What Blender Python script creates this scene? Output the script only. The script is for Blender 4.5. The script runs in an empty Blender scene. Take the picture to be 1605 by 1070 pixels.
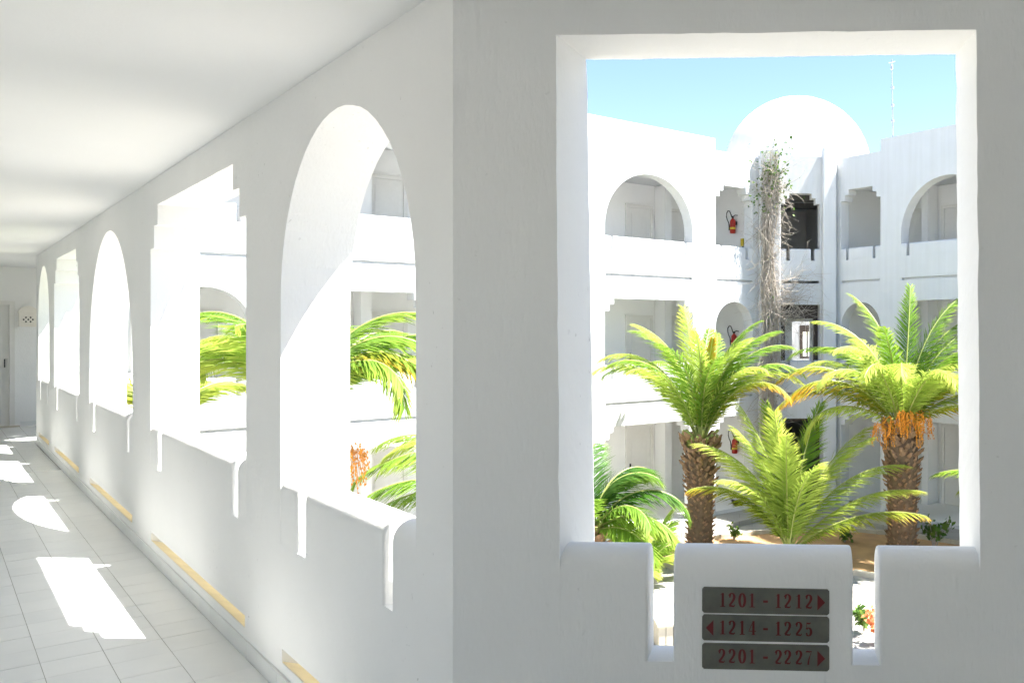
import bpy, bmesh, math, random
from mathutils import Vector, Matrix, noise
from mathutils.geometry import tessellate_polygon
R = math.radians
random.seed(7)
sc = bpy.context.scene
COL = sc.collection

# ------------------------------------------------------------------ camera
EYE = 1.6
cam_d = bpy.data.cameras.new('camera')
cam = bpy.data.objects.new('camera', cam_d)
COL.objects.link(cam)
cam.location = (0, 0, EYE)
cam.rotation_euler = (R(90), 0, 0)
cam_d.sensor_width = 36.0
cam_d.lens = 1385 / 1605 * 36
cam_d.shift_x = -(1140 - 802.5) / 1605
cam_d.shift_y = -(535 - 517) / 1605
cam_d.clip_start = 0.05
cam_d.clip_end = 3000
sc.camera = cam

# ------------------------------------------------------------------ sky, sun, exposure
SUN_TO = Vector((1.4126, -0.066, 2.78)).normalized()      # towards the sun
world = bpy.data.worlds.new('World')
sc.world = world
world.use_nodes = True
wn, wl = world.node_tree.nodes, world.node_tree.links
bg = wn['Background']
sky = wn.new('ShaderNodeTexSky')
sky.sky_type = 'NISHITA'
sky.sun_disc = False
sky.sun_elevation = math.asin(SUN_TO.z)
sky.sun_rotation = math.atan2(SUN_TO.x, SUN_TO.y)
sky.altitude = 0
sky.air_density = 0.8
sky.dust_density = 0.0
sky.ozone_density = 0.6
wl.new(sky.outputs[0], bg.inputs[0])
bg.inputs[1].default_value = 0.065
sun_d = bpy.data.lights.new('sun', 'SUN')
sun_d.energy = 4.4
sun_d.angle = R(0.5)
sun_d.color = (1.0, 0.975, 0.93)
sun = bpy.data.objects.new('sun', sun_d)
COL.objects.link(sun)
sun.location = (8, -2, 14)
sun.rotation_euler = SUN_TO.to_track_quat('Z', 'Y').to_euler()
sc.view_settings.view_transform = 'Standard'
sc.view_settings.look = 'None'
sc.view_settings.exposure = 2.38
sc.view_settings.gamma = 1
sc.view_settings.use_curve_mapping = False
sc.render.engine = 'CYCLES'
cy = sc.cycles
cy.max_bounces = 8
cy.diffuse_bounces = 6
cy.glossy_bounces = 3
cy.transmission_bounces = 4
cy.use_denoising = True
cy.use_adaptive_sampling = True
cy.adaptive_threshold = 0.05
cy.sample_clamp_indirect = 12
cy.caustics_reflective = False
cy.caustics_refractive = False

# ------------------------------------------------------------------ building axes
A = R(42.25)
DV = Vector((-math.sin(A), math.cos(A), 0))    # along the corridor, away from the camera
EV = Vector((math.cos(A), math.sin(A), 0))     # from the corridor out into the courtyard
ZV = Vector((0, 0, 1))
T0 = 2.5088                                    # DV coordinate where the corridor wall starts
def P(q, D, z=0.0):
    return EV * q + DV * D + ZV * z
class Frame:
    """s runs along a wall, v through it (0 = seen face), z up"""
    def __init__(self, o, s, v):
        self.o, self.s, self.v = Vector(o), Vector(s).normalized(), Vector(v).normalized()
    def __call__(self, s, v, z):
        return self.o + self.s * s + self.v * v + ZV * z

# ------------------------------------------------------------------ materials
MATS = {}
def new_mat(name):
    m = bpy.data.materials.new(name)
    m.use_nodes = True
    MATS[name] = m
    return m, m.node_tree.nodes, m.node_tree.links, m.node_tree.nodes['Principled BSDF']
def ramp(n, stops):
    r = n.new('ShaderNodeValToRGB')
    el = r.color_ramp.elements
    while len(el) < len(stops):
        el.new(0.5)
    for e_, (p, c) in zip(el, stops):
        e_.position = p
        e_.color = (*c, 1) if len(c) == 3 else c
    return r
def noise_node(n, l, vec, scale, detail=4, rough=0.55):
    t = n.new('ShaderNodeTexNoise')
    t.inputs['Scale'].default_value = scale
    t.inputs['Detail'].default_value = detail
    t.inputs['Roughness'].default_value = rough
    if vec is not None:
        l.new(vec, t.inputs['Vector'])
    return t
def stucco(name, col, var=0.03, bump=0.35, stroke=True, specks=True, rough=0.85, streaks=False):
    m, n, l, b = new_mat(name)
    geo = n.new('ShaderNodeNewGeometry')
    mp = n.new('ShaderNodeMapping')
    mp.inputs['Scale'].default_value = (1, 1, 0.28 if stroke else 1)
    l.new(geo.outputs['Position'], mp.inputs['Vector'])
    big = noise_node(n, l, geo.outputs['Position'], 1.3, 4)
    c2 = tuple(max(0, c - var) for c in col)
    rp = ramp(n, [(0.3, c2), (0.7, col)])
    l.new(big.outputs['Fac'], rp.inputs['Fac'])
    out = rp.outputs['Color']
    if specks:
        sp = noise_node(n, l, geo.outputs['Position'], 34, 2)
        pt = noise_node(n, l, geo.outputs['Position'], 1.9, 2)
        r1 = ramp(n, [(0.70, (0, 0, 0)), (0.75, (1, 1, 1))])
        r2 = ramp(n, [(0.54, (0, 0, 0)), (0.68, (0.4, 0.4, 0.4))])
        l.new(sp.outputs['Fac'], r1.inputs['Fac'])
        l.new(pt.outputs['Fac'], r2.inputs['Fac'])
        mu = n.new('ShaderNodeMath'); mu.operation = 'MULTIPLY'
        l.new(r1.outputs['Color'], mu.inputs[0]); l.new(r2.outputs['Color'], mu.inputs[1])
        mx = n.new('ShaderNodeMix'); mx.data_type = 'RGBA'
        l.new(mu.outputs[0], mx.inputs['Factor'])
        l.new(out, mx.inputs['A']); mx.inputs['B'].default_value = (0.22, 0.21, 0.19, 1)
        out = mx.outputs['Result']
    if streaks:              # rain streaks down the outer render
        ms = n.new('ShaderNodeMapping'); ms.inputs['Scale'].default_value = (5, 5, 0.22)
        l.new(geo.outputs['Position'], ms.inputs['Vector'])
        sn = noise_node(n, l, ms.outputs['Vector'], 1.6, 6, 0.65)
        rs = ramp(n, [(0.36, (0.955, 0.95, 0.94)), (0.62, (1, 1, 1))])
        l.new(sn.outputs['Fac'], rs.inputs['Fac'])
        mm = n.new('ShaderNodeMix'); mm.data_type = 'RGBA'; mm.blend_type = 'MULTIPLY'
        mm.inputs['Factor'].default_value = 1.0
        l.new(out, mm.inputs['A']); l.new(rs.outputs['Color'], mm.inputs['B'])
        out = mm.outputs['Result']
    l.new(out, b.inputs['Base Color'])
    b.inputs['Roughness'].default_value = rough
    b.inputs['Specular IOR Level'].default_value = 0.25
    f1 = noise_node(n, l, mp.outputs['Vector'], 85, 5, 0.6)
    f2 = noise_node(n, l, geo.outputs['Position'], 7, 3)
    ad = n.new('ShaderNodeMath'); ad.operation = 'MULTIPLY_ADD'
    l.new(f2.outputs['Fac'], ad.inputs[0]); ad.inputs[1].default_value = 1.6
    l.new(f1.outputs['Fac'], ad.inputs[2])
    bp = n.new('ShaderNodeBump')
    bp.inputs['Strength'].default_value = bump
    bp.inputs['Distance'].default_value = 0.012
    l.new(ad.outputs[0], bp.inputs['Height'])
    l.new(bp.outputs['Normal'], b.inputs['Normal'])
    return m
def plain(name, col, rough=0.6, metal=0.0, var=0.15, scale=9.0, bump=0.0, spec=0.4):
    m, n, l, b = new_mat(name)
    tc = n.new('ShaderNodeTexCoord')
    t = noise_node(n, l, tc.outputs['Object'], scale, 5)
    rp = ramp(n, [(0.25, tuple(c * (1 - var) for c in col)), (0.75, tuple(min(1, c * (1 + var)) for c in col))])
    l.new(t.outputs['Fac'], rp.inputs['Fac'])
    l.new(rp.outputs['Color'], b.inputs['Base Color'])
    b.inputs['Roughness'].default_value = rough
    b.inputs['Metallic'].default_value = metal
    b.inputs['Specular IOR Level'].default_value = spec
    if bump:
        bp = n.new('ShaderNodeBump'); bp.inputs['Strength'].default_value = bump; bp.inputs['Distance'].default_value = 0.02
        t2 = noise_node(n, l, tc.outputs['Object'], scale * 6, 4)
        l.new(t2.outputs['Fac'], bp.inputs['Height']); l.new(bp.outputs['Normal'], b.inputs['Normal'])
    return m
def leafy(name, base, mid, tip, transl=0.35):
    """palm or leaf colour: 'tip' attribute 0..1 runs towards the leaflet ends and the frond end"""
    m, n, l, b = new_mat(name)
    at = n.new('ShaderNodeAttribute'); at.attribute_name = 'tip'
    oi = n.new('ShaderNodeObjectInfo')
    ad = n.new('ShaderNodeMath'); ad.operation = 'MULTIPLY_ADD'
    l.new(oi.outputs['Random'], ad.inputs[0]); ad.inputs[1].default_value = 0.25
    l.new(at.outputs['Fac'], ad.inputs[2])
    sb = n.new('ShaderNodeMath'); sb.operation = 'SUBTRACT'
    l.new(ad.outputs[0], sb.inputs[0]); sb.inputs[1].default_value = 0.12
    rp = ramp(n, [(0.1, base), (0.55, mid), (0.98, tip)])
    l.new(sb.outputs[0], rp.inputs['Fac'])
    l.new(rp.outputs['Color'], b.inputs['Base Color'])
    b.inputs['Roughness'].default_value = 0.5
    b.inputs['Specular IOR Level'].default_value = 0.2
    tr = n.new('ShaderNodeBsdfTranslucent')
    l.new(rp.outputs['Color'], tr.inputs['Color'])
    mx = n.new('ShaderNodeMixShader'); mx.inputs[0].default_value = transl
    l.new(b.outputs[0], mx.inputs[1]); l.new(tr.outputs[0], mx.inputs[2])
    l.new(mx.outputs[0], n['Material Output'].inputs['Surface'])
    return m

stucco('near_stucco', (0.882, 0.878, 0.858), 0.035, 0.22)
stucco('ceiling_paint', (0.84, 0.842, 0.825), 0.02, 0.08, stroke=False, specks=False)
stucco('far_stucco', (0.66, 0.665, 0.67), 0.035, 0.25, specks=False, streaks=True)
stucco('gallery_paint', (0.88, 0.878, 0.865), 0.03, 0.15, specks=False)
plain('ochre_render', (0.92, 0.81, 0.58), 0.8, var=0.10, scale=7, bump=0.1)  # ochre carries both the stain and the warm glow of bounced light
plain('door_paint', (0.76, 0.745, 0.71), 0.45, var=0.03)
plain('lamp_clay', (0.84, 0.80, 0.72), 0.75, var=0.05, bump=0.1)
plain('dark_metal', (0.05, 0.05, 0.05), 0.4, 0.6)
plain('sign_slate', (0.125, 0.122, 0.10), 0.5, 0.0, var=0.3, scale=14, bump=0.08)
plain('sign_red', (0.12, 0.005, 0.006), 0.5, var=0.15)
plain('extinguisher_red', (0.42, 0.03, 0.018), 0.3, var=0.06)
plain('label_yellow', (0.75, 0.55, 0.05), 0.5, var=0.1)
plain('black_rubber', (0.015, 0.015, 0.015), 0.5)
plain('dark_panel', (0.05, 0.035, 0.028), 0.55, var=0.25)
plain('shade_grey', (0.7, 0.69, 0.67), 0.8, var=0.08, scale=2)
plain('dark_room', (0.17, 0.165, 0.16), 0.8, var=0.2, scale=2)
plain('palm_trunk', (0.15, 0.10, 0.062), 0.9, var=0.4, scale=12, bump=0.6)
plain('palm_stub', (0.27, 0.165, 0.095), 0.85, var=0.45, scale=9, bump=0.5)
plain('palm_rachis', (0.30, 0.33, 0.09), 0.5, var=0.2)
plain('date_orange', (0.70, 0.28, 0.03), 0.45, var=0.45, scale=20)
plain('vine_wood', (0.40, 0.35, 0.295), 0.9, var=0.3, scale=15)
plain('sand', (0.48, 0.29, 0.14), 0.95, var=0.22, scale=2.2, bump=0.5)
plain('kerb_stone', (0.52, 0.47, 0.38), 0.85, var=0.12, scale=6, bump=0.3)
plain('mast_metal', (0.45, 0.47, 0.50), 0.4, 0.5)
plain('bract_orange', (0.62, 0.18, 0.06), 0.6, var=0.35, scale=12)
leafy('frond_green', (0.10, 0.21, 0.022), (0.20, 0.34, 0.04), (0.33, 0.42, 0.06), 0.45)
leafy('frond_lime', (0.26, 0.38, 0.055), (0.46, 0.56, 0.11), (0.52, 0.53, 0.10), 0.5)
leafy('frond_old', (0.13, 0.20, 0.02), (0.28, 0.30, 0.03), (0.58, 0.27, 0.02))
leafy('frond_deep', (0.03, 0.10, 0.013), (0.07, 0.17, 0.02), (0.16, 0.24, 0.03), 0.35)
leafy('small_leaf', (0.06, 0.13, 0.02), (0.09, 0.17, 0.025), (0.14, 0.2, 0.03))

# glazed floor tile, individual tone per tile
m, n, l, b = new_mat('floor_tile')
oi = n.new('ShaderNodeObjectInfo')
geo = n.new('ShaderNodeNewGeometry')
t1 = noise_node(n, l, geo.outputs['Position'], 5, 4)
t2 = noise_node(n, l, geo.outputs['Position'], 60, 2)
ma = n.new('ShaderNodeMath'); ma.operation = 'MULTIPLY_ADD'
l.new(oi.outputs['Random'], ma.inputs[0]); ma.inputs[1].default_value = 0.5
l.new(t1.outputs['Fac'], ma.inputs[2])
rp = ramp(n, [(0.25, (0.74, 0.75, 0.74)), (1.0, (0.82, 0.825, 0.81))])
l.new(ma.outputs[0], rp.inputs['Fac']); l.new(rp.outputs['Color'], b.inputs['Base Color'])
rr = ramp(n, [(0.0, (0.27, 0.27, 0.27)), (1.0, (0.33, 0.33, 0.33))])
l.new(t1.outputs['Fac'], rr.inputs['Fac']); l.new(rr.outputs['Color'], b.inputs['Roughness'])
# floor beyond the laid tiles: the same tiles as a procedural grid in the building's axes
m, n, l, b = new_mat('floor_grid')
geo = n.new('ShaderNodeNewGeometry')
mp = n.new('ShaderNodeMapping'); mp.vector_type = 'TEXTURE'
mp.inputs['Rotation'].default_value = (0, 0, A)
mp.inputs['Location'].default_value = P(1.16, 0.118)
l.new(geo.outputs['Position'], mp.inputs['Vector'])
br = n.new('ShaderNodeTexBrick')
br.offset = 0; br.squash = 1
br.inputs['Scale'].default_value = 1
br.inputs['Brick Width'].default_value = 0.25
br.inputs['Row Height'].default_value = 0.25
br.inputs['Mortar Size'].default_value = 0.002
br.inputs['Color1'].default_value = (0.74, 0.75, 0.735, 1)
br.inputs['Color2'].default_value = (0.77, 0.775, 0.76, 1)
br.inputs['Mortar'].default_value = (0.34, 0.33, 0.30, 1)
l.new(mp.outputs['Vector'], br.inputs['Vector'])
l.new(br.outputs['Color'], b.inputs['Base Color'])
b.inputs['Roughness'].default_value = 0.25
plain('grout', (0.40, 0.39, 0.36), 0.9)
# pale courtyard paving
m, n, l, b = new_mat('paving')
geo = n.new('ShaderNodeNewGeometry')
br = n.new('ShaderNodeTexBrick'); br.offset = 0.5
br.inputs['Scale'].default_value = 1
br.inputs['Brick Width'].default_value = 0.6
br.inputs['Row Height'].default_value = 0.4
br.inputs['Mortar Size'].default_value = 0.006
br.inputs['Color1'].default_value = (0.35, 0.33, 0.295, 1)
br.inputs['Color2'].default_value = (0.39, 0.37, 0.33, 1)
br.inputs['Mortar'].default_value = (0.27, 0.25, 0.21, 1)
l.new(geo.outputs['Position'], br.inputs['Vector'])
l.new(br.outputs['Color'], b.inputs['Base Color'])
b.inputs['Roughness'].default_value = 0.85
# clear glass
m, n, l, b = new_mat('glass')
b.inputs['Base Color'].default_value = (0.9, 0.95, 0.97, 1)
b.inputs['Roughness'].default_value = 0.02
b.inputs['Transmission Weight'].default_value = 1.0
b.inputs['IOR'].default_value = 1.1

# ------------------------------------------------------------------ mesh helpers
def tag(o, label=None, cat=None, group=None, kind=None):
    if label: o['label'] = label
    if cat: o['category'] = cat
    if group: o['group'] = group
    if kind: o['kind'] = kind
    return o
def link(name, mesh, parent=None, loc=None):
    o = bpy.data.objects.new(name, mesh)
    COL.objects.link(o)
    if parent is not None:
        o.parent = parent
    if loc is not None:
        o.location = loc
    return o
def empty(name, loc, rz=0.0):
    o = bpy.data.objects.new(name, None)
    COL.objects.link(o)
    o.location = loc
    o.rotation_euler = (0, 0, rz)
    o.empty_display_size = 0.2
    return o
def base_of(pts):
    x = [p.x for p in pts]; y = [p.y for p in pts]; z = [p.z for p in pts]
    return Vector(((min(x) + max(x)) / 2, (min(y) + max(y)) / 2, min(z)))
def finish(name, bm, mats, parent=None, smooth=False, origin=None, bevel=0.0, weld=False, keep=None):
    """bm is in world coordinates; the object's origin goes to its base (or to the given origin)"""
    if weld:
        bmesh.ops.remove_doubles(bm, verts=bm.verts, dist=1e-5)
    bmesh.ops.recalc_face_normals(bm, faces=bm.faces)
    org = Vector(origin) if origin is not None else base_of([v.co for v in bm.verts])
    bmesh.ops.translate(bm, verts=bm.verts, vec=-org)
    me = bpy.data.meshes.new(name)
    bm.to_mesh(me); bm.free()
    for mm in ([mats] if isinstance(mats, str) else mats):
        me.materials.append(MATS[mm])
    if smooth:
        for p in me.polygons: p.use_smooth = True
    o = link(name, me, parent)
    o.location = org - (parent.location if parent is not None else Vector())
    if parent is not None and parent.parent is not None:
        o.location = org - parent.location - parent.parent.location
    if bevel:
        md = o.modifiers.new('soft_edges', 'BEVEL')
        md.width = bevel; md.segments = 2; md.limit_method = 'ANGLE'; md.angle_limit = R(40)
        if keep:                     # round only the edges whose two ends pass the test
            md.limit_method = 'WEIGHT'
            at = me.attributes.new('bevel_weight_edge', 'FLOAT', 'EDGE')
            vs = [v.co + org for v in me.vertices]
            b3 = bmesh.new(); b3.from_mesh(me)
            ok = [1.0 if (len(e.link_faces) == 2 and e.calc_face_angle(0) > R(40) and keep(vs[e.verts[0].index], vs[e.verts[1].index])) else 0.0 for e in b3.edges]
            b3.free()
            at.data.foreach_set('value', ok)
    return o
def add_hex(bm, c):
    """8 corners: bottom loop 0-3, top loop 4-7"""
    v = [bm.verts.new(p) for p in c]
    for f in ((3, 2, 1, 0), (4, 5, 6, 7), (0, 1, 5, 4), (1, 2, 6, 5), (2, 3, 7, 6), (3, 0, 4, 7)):
        bm.faces.new([v[i] for i in f])
def fbox(bm, F, s0, s1, v0, v1, z0, z1):
    add_hex(bm, [F(s0, v0, z0), F(s1, v0, z0), F(s1, v1, z0), F(s0, v1, z0), F(s0, v0, z1), F(s1, v0, z1), F(s1, v1, z1), F(s0, v1, z1)])
def slab(bm, loop, z0, z1):
    n_ = len(loop)
    a = [bm.verts.new((p.x, p.y, z0)) for p in loop]
    b_ = [bm.verts.new((p.x, p.y, z1)) for p in loop]
    bm.faces.new(b_); bm.faces.new(a[::-1])
    for i in range(n_):
        j = (i + 1) % n_
        bm.faces.new((a[i], a[j], b_[j], b_[i]))
def lathe(bm, c, prof, seg=20, caps=True):
    rings = []
    for r, z in prof:
        rings.append([bm.verts.new((c[0] + r * math.cos(2 * math.pi * i / seg), c[1] + r * math.sin(2 * math.pi * i / seg), c[2] + z)) for i in range(seg)])
    for a, b_ in zip(rings, rings[1:]):
        for i in range(seg):
            j = (i + 1) % seg
            bm.faces.new((a[i], a[j], b_[j], b_[i]))
    if caps:
        bm.faces.new(rings[0][::-1]); bm.faces.new(rings[-1])
def tube(bm, pts, rads, seg=5, mat=0):
    rings = []
    for i, p in enumerate(pts):
        p = Vector(p)
        t = Vector(pts[min(i + 1, len(pts) - 1)]) - Vector(pts[max(i - 1, 0)])
        t = t.normalized() if t.length > 1e-9 else ZV
        u = t.cross(ZV if abs(t.z) < 0.95 else Vector((1, 0, 0))).normalized()
        w = t.cross(u)
        r = rads[i] if isinstance(rads, (list, tuple)) else rads
        rings.append([bm.verts.new(p + (u * math.cos(2 * math.pi * k / seg) + w * math.sin(2 * math.pi * k / seg)) * r) for k in range(seg)])
    for a, b_ in zip(rings, rings[1:]):
        for k in range(seg):
            j = (k + 1) % seg
            f = bm.faces.new((a[k], a[j], b_[j], b_[k])); f.material_index = mat
    f = bm.faces.new(rings[0][::-1]); f.material_index = mat
    f = bm.faces.new(rings[-1]); f.material_index = mat
def resample(loop, step):
    out = []
    for i, p in enumerate(loop):
        q = loop[(i + 1) % len(loop)]
        L = math.hypot(q[0] - p[0], q[1] - p[1])
        k = max(1, int(L / step))
        for j in range(k):
            out.append((p[0] + (q[0] - p[0]) * j / k, p[1] + (q[1] - p[1]) * j / k))
    return out
def wobble(loop, amp, seed):
    return [(x + amp * noise.noise((x * 9 + seed, y * 9, seed)) + amp * 0.6 * noise.noise((x * 41, y * 41 + seed, 3.1)),
             y + amp * noise.noise((x * 9, y * 9 + 7.7, seed)) + amp * 0.6 * noise.noise((x * 41 + 5, y * 41, seed))) for x, y in loop]
def panel(bm, F, outline, holes, v0, v1, holes_back=None):
    """a wall of real thickness with openings; holes_back gives splayed or sloping reveals"""
    holes_back = holes_back or holes
    for v, hs in ((v0, holes), (v1, holes_back)):
        loops = [outline] + hs
        flat = [p for lp in loops for p in lp]
        tris = tessellate_polygon([[Vector((x, y, 0)) for x, y in lp] for lp in loops])
        vs = [bm.verts.new(F(x, v, y)) for x, y in flat]
        for t in tris:
            try: bm.faces.new([vs[i] for i in t])
            except ValueError: pass
        if v == v0: front = vs
        else: back = vs
    k = 0
    for lp in [outline] + holes:
        n_ = len(lp)
        for i in range(n_):
            j = (i + 1) % n_
            bm.faces.new((front[k + i], front[k + j], back[k + j], back[k + i]))
        k += n_
def arch_loop(s0, s1, zb, apex, seg=28):
    r = (s1 - s0) / 2; c = (s0 + s1) / 2; zc = apex - r
    return [(s0, zb), (s1, zb)] + [(c + r * math.cos(math.pi * i / seg), zc + r * math.sin(math.pi * i / seg)) for i in range(seg + 1)]
def step_loop(s0, s1, zb, top, w=0.125, h1=0.135, h2=0.285):
    return [(s0, zb), (s1, zb), (s1, top - h2), (s1 - w, top - h2), (s1 - w, top - h1), (s1 - 2 * w, top - h1), (s1 - 2 * w, top),
            (s0 + 2 * w, top), (s0 + 2 * w, top - h1), (s0 + w, top - h1), (s0 + w, top - h2), (s0, top - h2)]
def parapet_profile(T, zb, zi=0.95, zo=0.885, r=0.065, v_in=0.0006):
    """(v, z) loop of a parapet: rounded inner crest, top falling outwards"""
    pts = [(v_in, zb)]
    for i in range(7):
        a = math.pi - i * (math.pi / 2) / 6
        pts.append((v_in + r + r * math.cos(a), zi - r + r * math.sin(a)))
    ro = 0.05
    for i in range(5):
        a = math.pi / 2 - i * (math.pi / 2) / 4
        pts.append((T - 0.003 - ro + ro * math.cos(a), zo - ro + ro * math.sin(a)))
    pts.append((T - 0.003, zb))
    return pts
TP, DROP = 0.145, 0.40       # thickness of the near parapets; fall of the ledge outside them
def thin_profile(zs, crest=0.955):
    """(v, z) loop of a thin plastered parapet with a half-round top, standing on the falling ledge"""
    r = TP / 2
    pts = [(0.0006, zs - 0.006)]
    for i in range(13):
        a = math.pi - i * math.pi / 12
        pts.append((0.0006 + r + r * math.cos(a), crest - r + r * math.sin(a)))
    pts.append((0.0006 + TP, zs - DROP * TP / T - 0.012))
    return pts
def slot_sill(F, s0, s1, zs, mat, parent):
    bm = bmesh.new()
    z2 = zs - DROP * TP / T - 0.012
    lo = [F(s, v, z) for s in (s0, s1) for v, z in ((0.0012, zs - 0.006), (TP - 0.004, z2), (TP - 0.004, zs - 0.002), (0.0012, zs))]
    v = [bm.verts.new(p) for p in lo]
    bm.faces.new(v[:4]); bm.faces.new(v[4:][::-1])
    for i in range(4):
        j = (i + 1) % 4
        bm.faces.new((v[i], v[j], v[4 + j], v[4 + i]))
    return finish('slot_sill', bm, mat, parent)
def parapet(F, s0, s1, prof, mat, parent, bevel=0.008, ends=(1, 1)):
    bm = bmesh.new()
    a = [bm.verts.new(F(s0, v, z)) for v, z in prof]
    b_ = [bm.verts.new(F(s1, v, z)) for v, z in prof]
    n_ = len(prof)
    for i in range(n_):
        j = (i + 1) % n_
        bm.faces.new((a[i], a[j], b_[j], b_[i]))
    bm.faces.new(a); bm.faces.new(b_[::-1])
    zb = min(z for v, z in prof)
    def keep(p, q):
        sp, sq = (p - F.o).dot(F.s), (q - F.o).dot(F.s)
        return max(p.z, q.z) > zb + 0.012 and any(e_ and abs(sp - x) < 1e-3 and abs(sq - x) < 1e-3 for e_, x in zip(ends, (s0, s1)))
    o = finish('parapet', bm, mat, parent, bevel=bevel, keep=keep)
    for p in o.data.polygons: p.use_smooth = abs(p.normal.dot(F.s)) < 0.5
    o.data.set_sharp_from_angle(angle=R(35))
    return o

# ================================================================== THE CORRIDOR
CEIL = 2.64
T = 0.30
FLOOR_LOOP = [P(-1.23, -1.21), P(8, -1.21), P(8, 1.48), P(2.6, 1.48), P(1.47, 2.6), P(1.47, 15.9), P(2.7, 16.7), P(2.7, 18.8), P(-1.23, 18.8)]
bm = bmesh.new(); slab(bm, FLOOR_LOOP, -0.10, -0.004)
floor = tag(finish('floor', bm, 'floor_grid', origin=P(0, 8, -0.1)), kind='structure')
# laid tiles that can be told apart
bm = bmesh.new()
fr0 = Frame((0, 0, 0), EV, DV)
fbox(bm, fr0, -0.1235, 0.1235, -0.1235, 0.1235, 0, 0.0045)
me_t = bpy.data.meshes.new('floor_tile'); bmesh.ops.recalc_face_normals(bm, faces=bm.faces); bm.to_mesh(me_t); bm.free()
me_t.materials.append(MATS['floor_tile'])
for c in range(5):
    for k in range(14, 50):
        D = 0.118 + 0.25 * k + 0.125
        o = link('floor_tile', me_t, floor)
        o.location = P(1.16 - 0.25 * c - 0.125, D, -0.004 + random.uniform(-0.0006, 0.0004)) - floor.location
        o.rotation_euler = (random.gauss(0, 0.0012), random.gauss(0, 0.0012), random.gauss(0, 0.0015))
# grout bed just under the tile tops
bm = bmesh.new(); fbox(bm, Frame((0, 0, 0), EV, DV), -0.09, 1.16, 3.618, 12.618, -0.0035, -0.0015)
finish('grout_bed', bm, 'grout', floor)

bm = bmesh.new(); slab(bm, FLOOR_LOOP, CEIL, CEIL + 0.22)
tag(finish('ceiling', bm, 'ceiling_paint'), kind='structure')
bm = bmesh.new()      # room side of the corridor, with an unseen opening added for sky fill
panel(bm, Frame(P(-1.23, -1.21), DV, -EV), [(-0.2, -0.1), (20.0, -0.1), (20.0, CEIL), (-0.2, CEIL)], [[(3.3, 0.0), (4.2, 0.0), (4.2, 2.2), (3.3, 2.2)]], 0, 0.2)
tag(finish('wall_left', bm, 'near_stucco'), kind='structure')
bm = bmesh.new(); fbox(bm, Frame(P(-1.23, -1.21), EV, -DV), 0, 9.2, 0, 0.2, -0.1, CEIL)
tag(finish('wall_back', bm, 'near_stucco'), kind='structure')

# ---- the long arcade wall of the corridor: arch, stepped, arch, stepped, arch
FC = Frame(P(1.17, T0), DV, EV)
OPEN = [('arch', 0.27, 1.73), ('step', 2.30, 4.78), ('arch', 5.50, 7.89), ('step', 8.65, 10.99), ('arch', 11.59, 13.04)]
ZS, APEX = 0.65, 2.45
holes, holes_b = [], []
for i, (kind, s0, s1) in enumerate(OPEN):
    lp = arch_loop(s0, s1, ZS, APEX) if kind == 'arch' else step_loop(s0, s1, ZS, APEX)
    lp = wobble(resample(lp, 0.07 if i < 2 else 0.2), 0.0022, i * 3.3 + 1)
    holes.append(lp); holes_b.append([(x, z - DROP if z < ZS + 0.02 else z) for x, z in lp])
    c0, c1 = s0 + 0.02, s1 - 0.02
    holes.append([(c0, 0.130), (c1, 0.130), (c1, 0.192), (c0, 0.192)])
    holes_b.append([(c0, 0.015), (c1, 0.015), (c1, 0.165), (c0, 0.165)])
bm = bmesh.new()
panel(bm, FC, [(0.0, -0.003), (13.33, -0.003), (13.33, CEIL), (0.0, CEIL)], holes, 0, T, holes_b)
arcade = tag(finish('arcade_wall', bm, 'near_stucco', bevel=0.010, keep=lambda p, q: min(p.z, q.z) > 0.952),
             'long white corridor wall with arches and stepped openings above a low parapet', 'wall')
prof = thin_profile(ZS)
for i, (kind, s0, s1) in enumerate(OPEN):
    W = s1 - s0
    # the two light slots of each opening
    a0, a1 = (s0 + 0.20, s0 + 0.275) if W < 2 else (s0 + 0.165, s0 + 0.275)
    b0, b1 = (s1 - 0.34, s1 - 0.235) if W < 2 else (s1 - 0.36, s1 - 0.235)
    for p0, p1, en in ((s0 - 0.003, a0, (0, 1)), (a1, b0, (1, 1)), (b1, s1 + 0.003, (1, 0))):
        parapet(FC, p0, p1, prof, 'near_stucco', arcade, ends=en)
    for p0, p1 in ((a0, a1), (b0, b1)):
        slot_sill(FC, p0 - 0.003, p1 + 0.003, ZS, 'near_stucco', arcade)
    # stained render lining the floor-level drain slot; warm bounced glow put into its ochre
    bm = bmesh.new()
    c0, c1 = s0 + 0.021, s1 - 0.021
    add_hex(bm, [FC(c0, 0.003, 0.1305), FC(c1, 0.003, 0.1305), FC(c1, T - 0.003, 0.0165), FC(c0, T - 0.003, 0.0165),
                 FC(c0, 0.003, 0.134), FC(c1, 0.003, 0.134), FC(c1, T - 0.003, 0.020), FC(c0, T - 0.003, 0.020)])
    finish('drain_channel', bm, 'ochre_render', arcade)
# skirting tiles along its foot
k = 0
s = 0.0
while s < 13.2:
    w_ = 0.2475
    bm = bmesh.new(); fbox(bm, FC, s, min(s + w_, 13.25), -0.010 - random.uniform(0, 0.0015), -0.0005, 0.001, 0.082 + random.uniform(-0.001, 0.001))
    finish('skirting_tile', bm, 'floor_tile', arcade)
    s += 0.25

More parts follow.
